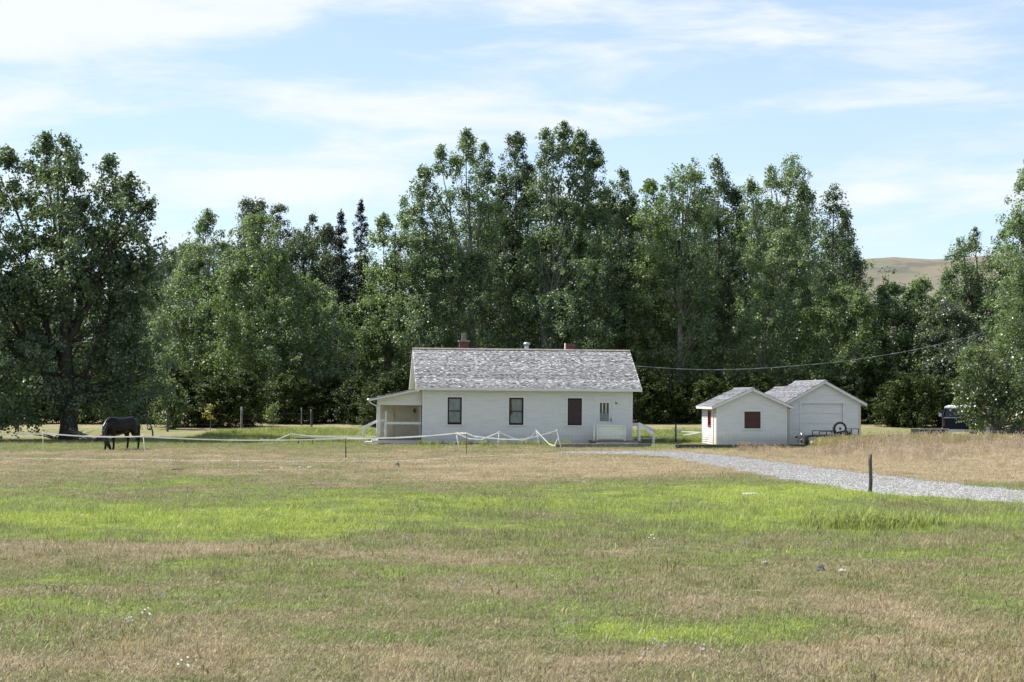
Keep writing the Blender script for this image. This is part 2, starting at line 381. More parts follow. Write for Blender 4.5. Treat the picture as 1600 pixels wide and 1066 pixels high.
def gravel_mat():
    m, t, b, out = mat('grey_gravel')
    geo = t.new('ShaderNodeNewGeometry'); P = geo.outputs['Position']
    vo = t.new('ShaderNodeTexVoronoi'); t.L.new(P, vo.inputs['Vector']); vo.inputs['Scale'].default_value = 22
    n = t.noise(P, 1.2, 5, 0.65); n2 = t.noise(P, 14, 4, 0.7)
    sepc = t.new('ShaderNodeSeparateColor'); t.L.new(vo.outputs['Color'], sepc.inputs[0])
    c = t.ramp(sepc.outputs[0], [(0, (.22, .217, .212)), (.5, (.32, .315, .308)), (1, (.43, .425, .415))])
    c = t.mix(t.m('MULTIPLY', t.smooth(n, 0.52, 0.74), 0.55), c, (.30, .25, .18))
    c = t.mix(t.m('MULTIPLY', t.smooth(n2, 0.5, 0.7), 0.35), c, (.22, .21, .21))
    t.L.new(c, b.inputs['Base Color']); b.inputs['Roughness'].default_value = 0.9
    bp = t.new('ShaderNodeBump'); bp.inputs['Strength'].default_value = 0.9; bp.inputs['Distance'].default_value = 0.03
    t.L.new(vo.outputs['Distance'], bp.inputs['Height']); bp.invert = True; t.L.new(bp.outputs[0], b.inputs['Normal'])
    return m
M['gravel'] = gravel_mat()
def px_line(pts):
    out = []
    for px, py in pts:
        Y = GY(py); out.append((WX(px, Y), Y))
    return np.array(out)
def resample(P, n):
    d = np.r_[0, np.cumsum(np.hypot(*np.diff(P, axis=0).T))]; s = np.linspace(0, d[-1], n)
    return np.stack([np.interp(s, d, P[:, 0]), np.interp(s, d, P[:, 1])], 1)
def strip(name, A, B, n, cols, mat_, lift, ragged):
    A = resample(A, n); B = resample(B, n); ph = rng.uniform(0, 6, 6)
    s = np.arange(n)
    wob = lambda p: ragged*(np.sin(s*0.9+p[0])+0.7*np.sin(s*2.3+p[1])+0.5*rng.normal(size=n))
    D = B-A; L = np.hypot(*D.T)[:, None]+1e-6; U = D/L
    A = A-U*wob(ph[:2])[:, None]; B = B+U*wob(ph[2:4])[:, None]
    tt = np.linspace(0, 1, cols)[None, :, None]; Pg = A[:, None]*(1-tt)+B[:, None]*tt
    V = np.concatenate([Pg, (gz(Pg[..., 0], Pg[..., 1])+lift)[..., None]], -1).reshape(-1, 3)
    i = (np.arange(n-1)[:, None]*cols+np.arange(cols-1)[None, :]).ravel()
    F = np.stack([i, i+cols, i+cols+1, i+1], 1)
    return link(name, np_mesh(name, V, F, mat_)), A, B
drive_far = px_line([(880, 706), (1000, 705.5), (1060, 706.5), (1130, 712), (1200, 721), (1300, 734), (1450, 752), (1600, 768), (1800, 787), (2300, 830)])
drive_near = px_line([(880, 709), (1000, 711), (1050, 716), (1130, 731), (1230, 750), (1360, 771), (1500, 781), (1600, 787), (1800, 802), (2300, 850)])
drive, DA, DB = strip('gravel_driveway', drive_far, drive_near, 120, 8, M['gravel'], 0.015, 0.20)
tag(drive, 'pale grey gravel drive curving past the house', 'driveway', kind='structure')
pl = px_line([(-260, 714.5), (0, 716.3), (195, 719), (330, 720.3), (430, 721), (600, 722), (680, 717.5), (760, 713), (890, 708)])
path, PA, PB = strip('gravel_path', pl+[0, .45], pl-[0, .45], 130, 4, M['gravel'], 0.012, 0.10)
tag(path, 'narrow pale gravel footpath crossing the dry grass', 'path', kind='structure')

def hill_mat():
    m, t, b, out = mat('dry_hillside')
    tc = t.new('ShaderNodeTexCoord'); mp = t.new('ShaderNodeMapping'); t.L.new(tc.outputs['Object'], mp.inputs[0]); mp.inputs['Scale'].default_value = (.004, .004, .02)
    n = t.noise(mp.outputs[0], 1.5, 6, 0.6); n2 = t.noise(mp.outputs[0], 5, 6, 0.65)
    c = t.mix(t.smooth(n, .35, .65), (.165, .140, .100), (.120, .122, .085))
    c = t.mix(t.m('MULTIPLY', t.smooth(n2, .50, .62), .75), c, (.070, .075, .060))
    t.L.new(c, b.inputs['Base Color']); b.inputs['Roughness'].default_value = .95
    return m
def hill_z(x, y):
    r = np.exp(-np.abs((y-2300)/520)**2.2)
    top = np.interp(x, [-2500, -900, -100, 250, 480, 700, 1000, 1500, 2600, 3600], [2, 12, 60, 132, 174, 192, 214, 228, 160, 2])
    return r*top + 7*np.sin(x*.012+y*.004)*r + 4*np.sin(x*.031-y*.017)*r + 5*np.sin(y*.021)*r
hx = np.linspace(-2600, 3700, 160); hy = np.linspace(1300, 3400, 70); HX, HY = np.meshgrid(hx, hy)
V = np.stack([HX, HY, hill_z(HX, HY)+gz(HX, HY)-2.0], -1).reshape(-1, 3); i = (np.arange(69)[:, None]*160+np.arange(159)[None, :]).ravel()
hill = link('hill', np_mesh('hill', V, np.stack([i, i+1, i+161, i+160], 1), hill_mat(), smooth=True))
tag(hill, 'dry tan hillside rising far behind the trees', 'hill', kind='structure')

# ------------------------------------------------------------------ trees
def leaf_quads(C, N, L, W, r):
    """diamond leaves at centres C with normals N"""
    n = len(C); a = r.normal(size=(n, 3)); a -= N*(a*N).sum(1, keepdims=True); a /= np.linalg.norm(a, axis=1, keepdims=True)+1e-9
    b = np.cross(N, a); L = L[:, None]; W = W[:, None]
    V = np.stack([C-a*L*.5, C+b*W*.5+N*L*.08, C+a*L*.5, C-b*W*.5+N*L*.08], 1).reshape(-1, 3)
    return V, np.arange(4*n).reshape(-1, 4)
def lobe_R(t):
    lo = np.clip(t/0.28, 0, 1)**0.55; u = np.clip((t-0.28)/0.72, 0, 1)
    return 1.0*lo*np.clip(1-u**2.3, 0, 1)**0.62
def crown_mesh(name, lobes, matl, r, leaf=0.2, dens=230, clump=0.55, per=40, upb=0.5, gap=0.0, bough=1.1):
    """lobes: (cx, cy, z0, z1, radius) in metres; leaves in clumps spread through each lobe"""
    CC = []; AX = []; RR = []
    for (cx, cy, z0, z1, R) in lobes:
        n = max(12, int(R*(z1-z0)*1.5*dens/per)); nb = max(7, int(R*(z1-z0)*bough))
        t = r.uniform(0, 1, nb)**0.85; t[:3] = (.97, .9, .86); th = r.uniform(0, 2*np.pi, nb); ph = r.uniform(0, 6.28, 4)
        mod = 1+0.16*np.sin(3*th+t*9+ph[0])+0.14*np.sin(2*th-t*17+ph[1])
        br = np.clip(.30*R+.30, .45, 1.15)*(1.05-.45*t)*r.uniform(.75, 1.3, nb)
        rr = np.clip(R*lobe_R(t)*mod-br*.45, 0, None)*r.uniform(0, 1, nb)**0.42
        B = np.stack([cx+rr*np.cos(th), cy+rr*np.sin(th)*1.05, z0+t*(z1-z0)-br*.6*t], 1)      # bough centres
        k = r.integers(0, nb, n); d = r.normal(size=(n, 3)); d /= np.linalg.norm(d, axis=1, keepdims=True); d[:, 2] = np.abs(d[:, 2])*1.25-.35
        c = B[k]+d*(br[k]*r.uniform(0, 1, n)**.5*1.1)[:, None]*np.array([1, 1, 1.05]); t = t[k]
        n2 = int(n*.72); tu = r.uniform(0, 1, n2)**.88; tu = tu+.03*np.sin(tu*31+ph[3]); tu = np.clip(tu, 0, 1); ta = r.uniform(0, 2*np.pi, n2)        # and loose foliage between them
        mu = 1+0.20*np.sin(3*ta+tu*9+ph[0])+0.16*np.sin(2*ta-tu*17+ph[1])+0.14*np.sin(5*ta+tu*26+ph[2])
        ru = R*lobe_R(tu)*mu*r.uniform(0, 1, n2)**0.48
        c = np.concatenate([c[:n-n2], np.stack([cx+ru*np.cos(ta), cy+ru*np.sin(ta)*1.05, z0+tu*(z1-z0)], 1)]); t = np.concatenate([t[:n-n2], tu])
        if gap > 0:
            q = np.sin(c[:, 0]*1.7+ph[0])*np.sin(c[:, 2]*1.25+ph[1])+0.6*np.sin(c[:, 1]*2.1+c[:, 2]*.8+ph[2])
            c = c[q > -1.0+gap]; t = t[q > -1.0+gap]
        CC.append(c); AX.append(np.tile([cx, cy, 0], (len(c), 1))); RR.append(clump*(1.0-0.35*t)*r.uniform(.5, 1.4, len(c)))
    C = np.concatenate(CC); A = np.concatenate(AX); R = np.concatenate(RR); n = len(C)
    k = r.integers(int(per*.6), int(per*1.4), n)
    idx = np.repeat(np.arange(n), k); m = len(idx)
    off = r.normal(size=(m, 3)); off /= np.linalg.norm(off, axis=1, keepdims=True); off *= (r.uniform(0, 1, m)**0.5)[:, None]
    P = C[idx]+off*R[idx][:, None]*np.array([1, 1, 1.15])
    out = C[idx]-A[idx]; out[:, 2] = 0; out /= np.linalg.norm(out, axis=1, keepdims=True)+.5
    N = r.normal(size=(m, 3))*0.62+np.array([0, 0, upb])+out*.40+off*.55; N /= np.linalg.norm(N, axis=1, keepdims=True)
    L = leaf*r.uniform(.6, 1.3, m); V, F = leaf_quads(P, N, L, L*r.uniform(.6, .9, m), r)
    ct = r.uniform(.1, .8, n); tint = np.clip(ct[idx]+r.normal(0, .22, m), 0, 1)
    return np_mesh(name, V, F, matl, tint), C
def curve_pts(p, q, bend, n, r, jit=0.0):
    p = np.array(p, float); q = np.array(q, float); t = np.linspace(0, 1, n)[:, None]
    c = p*(1-t)+q*t; c[:, 2] += (np.sin(t[:, 0]*np.pi)*bend)
    if jit: c[1:-1] += r.normal(0, jit, (n-2, 3))
    return c
def make_tree(name, label, Y, tpx, lobes, leafm='leaf', barkm='bark', tr=None, dens=300, leaf=0.155, gap=0.15, group=None, seed=0, cat='tree', clump=0.55, upb=.5, depth=0.6, wide=1.55):
    r = np.random.default_rng(100+seed); s = FPX/Y; x0 = WX(tpx, Y); z0 = g(x0, Y)
    root = empty(name, (x0, Y, z0)); tag(root, label, cat, group)
    LB = []; zmax = 0
    for (cx, top, hw, bot) in lobes:
        zt = WZ(top, Y)-z0; zb = max(WZ(bot, Y)-z0, 0.25); R = hw*wide/s
        LB.append(((cx-tpx)/s, r.uniform(-1, 1)*R*depth, zb, zt, R)); zmax = max(zmax, zt)
    me, C = crown_mesh('crown', LB, M[leafm], r, leaf, dens, clump, gap=gap, upb=upb)
    link('crown', me, root)
    tr = tr or 0.011*zmax+0.06
    main = max(LB, key=lambda l: l[3])
    tk = MB(); lean = np.array([main[0]*.5, main[1]*.5, main[3]*0.86])
    n = 12; t = np.linspace(0, 1, n)[:, None]
    pts = np.array([0, 0, -0.1])*(1-t)+lean*t; pts[:, :2] = lean[:2]*(t**1.6); pts[1:-1, :2] += r.normal(0, .06, (n-2, 2))
    rad = tr*(1-t[:, 0])**0.75+0.02; rad[0] = tr*1.35
    tk.tube(pts, list(rad), 9); tk.build('trunk', M[barkm], root, smooth=True)
    br = MB()
    for (cx, cy, zb, zt, R) in LB:
        f = np.clip((zb/zmax)*0.8+r.uniform(.02, .12), .08, .7); i0 = f*(n-1); k = int(i0); w = i0-k
        st = pts[k]*(1-w)+pts[k+1]*w
        c = curve_pts(st, (cx, cy, zb+(zt-zb)*.9), -0.08*(zt-zb), 9, r, .10)
        br.tube(c, list(np.linspace(tr*.5, .018, 9)), 6)
        sel = C[(np.abs(C[:, 0]-cx) < R) & (C[:, 2] > zb) & (C[:, 2] < zt)]
        for q in sel[r.permutation(len(sel))[:8]]:
            tt = np.clip((q[2]-zb)/(zt-zb)-r.uniform(.08, .25), 0.02, .95)*8; a = int(tt); w = tt-a
            b0 = c[a]*(1-w)+c[min(a+1, 8)]*w
            br.tube(curve_pts(b0, q, -.1, 5, r, .05), [.055, .045, .035, .025, .012], 5)
    br.build('branches', M[barkm], root, smooth=True)
    return root

TREES = [
 # name, label, Y, trunk px, lobes(cx, top, half width, bottom), leaf, bark, kw
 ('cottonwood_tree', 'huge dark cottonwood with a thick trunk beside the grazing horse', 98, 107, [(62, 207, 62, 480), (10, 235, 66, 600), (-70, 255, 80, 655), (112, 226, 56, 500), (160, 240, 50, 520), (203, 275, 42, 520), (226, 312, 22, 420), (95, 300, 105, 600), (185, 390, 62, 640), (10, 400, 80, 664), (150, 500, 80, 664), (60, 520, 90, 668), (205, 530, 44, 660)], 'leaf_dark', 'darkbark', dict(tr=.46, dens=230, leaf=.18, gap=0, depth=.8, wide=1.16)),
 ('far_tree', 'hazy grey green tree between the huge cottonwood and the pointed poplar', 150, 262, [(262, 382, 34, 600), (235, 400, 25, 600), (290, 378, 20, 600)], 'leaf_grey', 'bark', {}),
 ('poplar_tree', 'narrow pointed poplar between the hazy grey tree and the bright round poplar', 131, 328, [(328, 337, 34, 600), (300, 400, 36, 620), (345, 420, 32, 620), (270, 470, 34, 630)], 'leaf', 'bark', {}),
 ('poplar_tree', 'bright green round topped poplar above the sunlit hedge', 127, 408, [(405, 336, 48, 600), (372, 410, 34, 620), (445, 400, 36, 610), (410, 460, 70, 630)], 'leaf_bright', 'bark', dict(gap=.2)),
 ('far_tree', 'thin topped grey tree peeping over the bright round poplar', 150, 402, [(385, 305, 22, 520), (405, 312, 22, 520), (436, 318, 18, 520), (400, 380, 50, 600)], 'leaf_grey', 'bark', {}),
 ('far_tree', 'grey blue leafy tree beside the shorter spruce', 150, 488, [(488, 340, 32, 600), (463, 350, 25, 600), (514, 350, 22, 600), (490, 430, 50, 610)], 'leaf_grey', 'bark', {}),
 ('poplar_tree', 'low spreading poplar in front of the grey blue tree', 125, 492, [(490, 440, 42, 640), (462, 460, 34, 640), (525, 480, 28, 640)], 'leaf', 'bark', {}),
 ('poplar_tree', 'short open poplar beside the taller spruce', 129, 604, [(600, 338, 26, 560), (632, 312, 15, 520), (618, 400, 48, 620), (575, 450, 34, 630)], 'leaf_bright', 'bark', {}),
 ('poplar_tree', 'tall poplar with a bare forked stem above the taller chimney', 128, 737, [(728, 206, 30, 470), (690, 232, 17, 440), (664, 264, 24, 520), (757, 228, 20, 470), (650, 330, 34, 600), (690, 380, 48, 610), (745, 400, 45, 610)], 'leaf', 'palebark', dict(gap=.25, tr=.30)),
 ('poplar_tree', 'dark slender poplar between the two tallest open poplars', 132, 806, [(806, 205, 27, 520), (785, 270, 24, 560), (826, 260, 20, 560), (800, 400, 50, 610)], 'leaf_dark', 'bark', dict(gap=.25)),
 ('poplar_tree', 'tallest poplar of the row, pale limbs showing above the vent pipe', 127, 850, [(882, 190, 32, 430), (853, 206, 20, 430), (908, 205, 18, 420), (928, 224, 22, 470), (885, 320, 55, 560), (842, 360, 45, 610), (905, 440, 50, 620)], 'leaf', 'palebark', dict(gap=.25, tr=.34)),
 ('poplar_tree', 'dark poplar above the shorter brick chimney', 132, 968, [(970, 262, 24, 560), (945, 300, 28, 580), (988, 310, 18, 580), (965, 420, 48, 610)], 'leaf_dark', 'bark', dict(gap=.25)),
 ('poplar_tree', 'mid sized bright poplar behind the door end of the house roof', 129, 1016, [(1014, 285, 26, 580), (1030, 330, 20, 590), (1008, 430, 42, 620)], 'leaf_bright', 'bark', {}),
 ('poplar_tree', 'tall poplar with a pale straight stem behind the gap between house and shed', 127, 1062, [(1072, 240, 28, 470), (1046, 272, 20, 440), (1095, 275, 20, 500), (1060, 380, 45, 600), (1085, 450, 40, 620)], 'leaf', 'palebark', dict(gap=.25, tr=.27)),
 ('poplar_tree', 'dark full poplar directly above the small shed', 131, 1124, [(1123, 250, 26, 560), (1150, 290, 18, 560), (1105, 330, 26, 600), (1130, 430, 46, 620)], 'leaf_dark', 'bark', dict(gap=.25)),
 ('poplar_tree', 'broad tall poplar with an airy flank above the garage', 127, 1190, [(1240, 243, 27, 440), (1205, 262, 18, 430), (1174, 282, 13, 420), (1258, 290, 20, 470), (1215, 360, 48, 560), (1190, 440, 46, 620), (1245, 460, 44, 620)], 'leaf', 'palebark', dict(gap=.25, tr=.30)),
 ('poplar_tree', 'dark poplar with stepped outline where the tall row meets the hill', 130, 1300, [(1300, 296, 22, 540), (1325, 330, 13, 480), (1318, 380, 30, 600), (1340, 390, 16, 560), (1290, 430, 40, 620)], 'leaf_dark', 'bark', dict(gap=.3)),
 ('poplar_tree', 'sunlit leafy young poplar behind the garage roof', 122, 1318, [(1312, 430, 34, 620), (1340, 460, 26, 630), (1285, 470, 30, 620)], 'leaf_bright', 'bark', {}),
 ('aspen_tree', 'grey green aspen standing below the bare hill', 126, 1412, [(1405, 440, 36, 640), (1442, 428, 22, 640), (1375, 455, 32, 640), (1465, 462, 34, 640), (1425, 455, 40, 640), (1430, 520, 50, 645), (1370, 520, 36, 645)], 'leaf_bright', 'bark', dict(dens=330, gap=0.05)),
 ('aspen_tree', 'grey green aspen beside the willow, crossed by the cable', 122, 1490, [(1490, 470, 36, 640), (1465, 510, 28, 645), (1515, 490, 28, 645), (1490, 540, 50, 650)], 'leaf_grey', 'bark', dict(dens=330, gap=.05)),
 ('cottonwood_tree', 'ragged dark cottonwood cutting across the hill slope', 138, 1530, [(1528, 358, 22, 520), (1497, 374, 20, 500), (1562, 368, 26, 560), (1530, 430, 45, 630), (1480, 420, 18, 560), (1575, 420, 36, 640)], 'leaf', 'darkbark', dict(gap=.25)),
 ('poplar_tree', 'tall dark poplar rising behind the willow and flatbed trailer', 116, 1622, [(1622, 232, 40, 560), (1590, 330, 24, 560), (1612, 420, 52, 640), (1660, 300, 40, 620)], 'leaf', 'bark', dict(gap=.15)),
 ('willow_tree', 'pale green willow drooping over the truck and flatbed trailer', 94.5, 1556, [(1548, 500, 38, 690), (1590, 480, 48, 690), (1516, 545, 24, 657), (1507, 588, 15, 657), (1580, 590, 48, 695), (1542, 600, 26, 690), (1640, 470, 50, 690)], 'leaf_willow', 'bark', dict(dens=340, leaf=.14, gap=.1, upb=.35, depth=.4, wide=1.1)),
]
for k, (nm, lb, Y, tp, lobes, lm, bm, kw) in enumerate(TREES):
    make_tree(nm, lb, Y, tp, lobes, lm, bm, seed=k, **kw)

# second row seen only through gaps, copies of one tree
back = make_tree('poplar_tree', 'dense poplar of the back row, glimpsed between the taller poplars', 145, 690, [(690, 360, 60, 600), (650, 400, 50, 640), (735, 390, 50, 640), (690, 480, 75, 655)], 'leaf_dark', 'bark', dens=200, seed=60, gap=.1, group='back row of dense poplars')
back.scale = (1, 1, 1)
for k, (px, sc) in enumerate(((570, .85), (770, 1.2), (850, 1.25), (930, 1.2), (1010, 1.1), (1100, 1.2), (1180, 1.15), (1265, 1.1), (390, 1.0), (300, .95), (470, 1.0), (230, .85), (1340, .62), (120, .8), (30, .8))):
    c = copy_tree(back); Yb = 145+(k % 3)*2.5; x = WX(px, Yb)
    c.location = (x, Yb, g(x, Yb)); c.rotation_euler.z = k*1.9; c.scale = (sc*1.05, sc*1.05, sc)

# two spruces
def make_spruce(label, px, top, Y, hw, seed):
    r = np.random.default_rng(seed); x = WX(px, Y); z0 = g(x, Y); root = empty('spruce_tree', (x, Y, z0)); tag(root, label, 'spruce')
    H = WZ(top, Y)-z0; R = hw*Y/FPX*1.75
    tk = MB(); tk.tube([(0, 0, -.1), (0, 0, H*.5), (0, 0, H)], [.2, .12, .015], 8); tk.build('trunk', M['darkbark'], root, True)
    P = []; N = []; L = []; z = 1.5
    while z < H-.1:
        f = (H-z)/H; Rz = R*(f**.75)*1.15+.1; nb = 6 if f > .25 else 4
        a0 = r.uniform(0, 6.28)
        for b in range(nb):
            a = a0+b*6.283/nb+r.normal(0, .4); ln = Rz*r.uniform(.45, 1.35); m = int(26+ln*60); zj = r.normal(0, .13)
            t = r.uniform(.05, 1, m)**.8; d = np.array([math.cos(a), math.sin(a)])
            lat = r.normal(0, 1, m)*(.10+.16*ln*(1-t))
            q = np.stack([d[0]*t*ln-d[1]*lat, d[1]*t*ln+d[0]*lat, z+zj-t*ln*.55+.34*t*t*ln+r.normal(0, .09, m)-np.abs(lat)*.5], 1)
            P.append(q); N.append(np.tile([d[0]*.3, d[1]*.3, 1], (m, 1))+r.normal(0, .55, (m, 3))); L.append(r.uniform(.10, .22, m))
        z += .28+.22*f
    m = 60; P.append(np.stack([r.normal(0, .06, m), r.normal(0, .06, m), H-r.uniform(-.1, .9, m)], 1)); N.append(r.normal(size=(m, 3))); L.append(r.uniform(.1, .2, m))
    P = np.concatenate(P); N = np.concatenate(N); N /= np.linalg.norm(N, axis=1, keepdims=True); L = np.concatenate(L)
    V, F = leaf_quads(P, N, L, L*.5, r); link('crown', np_mesh('crown', V, F, M['needle'], r.uniform(0, 1, len(F))), root)
make_spruce('shorter dark spruce of the pair, beside the grey blue tree', 533, 328, 131, 23, 1)
make_spruce('taller dark spruce of the pair, beside the short open poplar', 564, 315, 134, 25, 2)

# hedge under the trees
def make_bush(name, label, cat, x, y, w, h, leafm, seed, dens=420, leaf=.13, group=None, tall=1.0):
    r = np.random.default_rng(seed); root = empty(name, (x, y, g(x, y))); tag(root, label, cat, group)
    lobes = [(r.uniform(-.5, .5)*w*.6, r.uniform(-.4, .4)*w*.6, 0.05, h*r.uniform(.72, 1.0), w*r.uniform(.32, .46)) for _ in range(6)]
    lobes.append((0, 0, .05, h, w*.42))
    me, C = crown_mesh('foliage', lobes, M[leafm], r, leaf, dens, .34, 30, upb=.7, gap=0)
    link('foliage', me, root)
    st = MB()
    for (cx, cy, za, zb, R) in lobes: st.tube(curve_pts((cx*.2, cy*.2, -.05), (cx, cy, zb*.85), 0, 5, r, .04), [.04, .035, .03, .02, .01], 5)
    st.build('stems', M['darkbark'], root, True)
    return root
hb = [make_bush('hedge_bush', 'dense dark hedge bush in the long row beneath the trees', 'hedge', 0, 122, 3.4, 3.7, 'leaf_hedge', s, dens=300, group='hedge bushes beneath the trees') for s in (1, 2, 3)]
first = [True]*3; kk = 0
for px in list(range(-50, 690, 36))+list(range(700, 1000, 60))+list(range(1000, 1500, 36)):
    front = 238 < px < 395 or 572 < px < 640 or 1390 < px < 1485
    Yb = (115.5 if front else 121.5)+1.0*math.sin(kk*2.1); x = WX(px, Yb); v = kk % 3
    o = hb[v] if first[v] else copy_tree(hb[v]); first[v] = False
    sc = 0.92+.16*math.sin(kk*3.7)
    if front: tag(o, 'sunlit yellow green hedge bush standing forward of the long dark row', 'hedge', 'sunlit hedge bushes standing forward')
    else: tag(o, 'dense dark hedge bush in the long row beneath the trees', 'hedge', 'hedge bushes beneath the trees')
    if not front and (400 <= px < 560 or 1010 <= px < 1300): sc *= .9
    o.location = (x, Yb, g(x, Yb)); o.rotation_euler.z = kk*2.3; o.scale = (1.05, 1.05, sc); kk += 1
make_bush('young_poplar', 'bright leafy poplar sucker hanging over the hedge beside the huge cottonwood', 'shrub', WX(266, 112), 112, 1.7, 3.3, 'leaf_willow', 31, dens=210, leaf=.16)
def sapling(label, px, py0, py1, Y, leafm, seed, nleaf):
    r = np.random.default_rng(seed); x = WX(px, Y); z0 = g(x, Y); root = empty('sapling', (x, Y, z0)); tag(root, label, 'sapling'); h = WZ(py0, Y)-z0
    s = MB(); s.tube(curve_pts((0, 0, -.05), (.05, 0, h), 0, 6, r, .03), list(np.linspace(.025, .008, 6)), 6)
    for _ in range(8):
        z = r.uniform(.35, .9)*h; a = r.uniform(0, 6.28); s.tube([(0.02, 0, z), (math.cos(a)*.28, math.sin(a)*.28, z+.3)], [.012, .005], 5)
    s.build('trunk', M['bark'], root, True)
    P = np.stack([r.normal(0, .2, nleaf), r.normal(0, .2, nleaf), r.uniform(.4, 1.0, nleaf)*h], 1); P[:, 0] += .2*np.sin(P[:, 2]*4)
    N = r.normal(size=(nleaf, 3))+[0, 0, .5]; N /= np.linalg.norm(N, axis=1, keepdims=True); L = r.uniform(.1, .2, nleaf)
    V, F = leaf_quads(P, N, L, L*.8, r); link('foliage', np_mesh('foliage', V, F, M[leafm], r.uniform(0, 1, nleaf)), root)
sapling('pale green leafy sapling against the dark hedge', 427, 632, 660, 108, 'leaf_willow', 5, 260)
sapling('thin yellowing sapling against the dark hedge', 328, 630, 662, 110, 'leaf_yellow', 6, 90)

# ------------------------------------------------------------------ building helpers
def siding(mb, O, u, n, lo, hi, z0, z1, openings=(), step=.115, proud=.027):
    """lapped boards: lo(z), hi(z) give the ends of the wall at height z; openings (a0, a1, z0, z1) stay free"""
    O = Vector(O); u = Vector(u); n = Vector(n); P = lambda a, d, z: O+u*a+n*d+Vector((0, 0, z))
    z = z0
    while z < z1-1e-4:
        zt = min(z+step, z1)
        cuts = sorted({z, zt} | {q for o in openings for q in o[2:4] if z < q < zt})
        for a, b in zip(cuts[:-1], cuts[1:]):
            mid = (a+b)/2; segs = [(None, None)]
            hit = sorted((o[0], o[1]) for o in openings if o[2] < mid < o[3])
            edges = [None]
            for h in hit: edges += [h[0], h[1]]
            edges.append(None)
            for i in range(0, len(edges), 2):
                la = lo(a) if edges[i] is None else edges[i]; lb = lo(b) if edges[i] is None else edges[i]
                ha = hi(a) if edges[i+1] is None else edges[i+1]; hb_ = hi(b) if edges[i+1] is None else edges[i+1]
                if ha-la < .005 and hb_-lb < .005: continue
                da = proud*(1-(a-z)/step); db = proud*(1-(b-z)/step)
                mb.poly([P(la, da, a), P(ha, da, a), P(hb_, db, b), P(lb, db, b)])
                if a == z: mb.poly([P(la, 0, a), P(ha, 0, a), P(ha, da, a), P(la, da, a)])
        z = zt
def shingles(mb, A, along, down, length, slope, r, course=.115, lift=.012, edge=.03):
    """shingles on a roof plane: A top corner, unit vectors along the ridge and down the slope"""
    A = Vector(A); al = Vector(along); dn = Vector(down); nn = al.cross(dn)
    if nn.z < 0: nn = -nn
    s = 0.0; row = 0
    while s < slope-.02:
        x = -edge-r.uniform(0, .12); shade = r.normal(0, .10)
        while x < length+edge:
            w = r.uniform(.06, .16); x1 = min(x+w, length+edge); x0 = max(x, -edge)
            if x1-x0 > .02:
                e = min(s+course+r.normal(0, .012), slope+edge); t0 = max(s-.05, 0); h = lift*r.uniform(.8, 2.2); tl = r.uniform(-.004, .004)
                q = [A+al*x0+dn*t0+nn*.002, A+al*(x1-.006)+dn*t0+nn*.002, A+al*(x1-.006)+dn*e+nn*(h+tl), A+al*x0+dn*e+nn*h]
                lowq = [A+al*(x1-.006)+dn*e-nn*.01, A+al*x0+dn*e-nn*.01]
                tint = float(np.clip(.50+shade+r.normal(0, .22), 0, 1))
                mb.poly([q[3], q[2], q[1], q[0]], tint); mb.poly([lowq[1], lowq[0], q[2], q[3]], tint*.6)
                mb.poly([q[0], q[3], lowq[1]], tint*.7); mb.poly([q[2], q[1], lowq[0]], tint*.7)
            x += w
        s += course; row += 1
def slab(mb, A, al, length, dn, slope, th):
    """roof deck: plank of thickness th below the plane"""
    A = Vector(A); al = Vector(al); dn = Vector(dn); nn = al.cross(dn)
    if nn.z < 0: nn = -nn
    p = [A, A+al*length, A+al*length+dn*slope, A+dn*slope]
    mb.hexa([q-nn*th for q in p]+[q-nn*.004 for q in p])
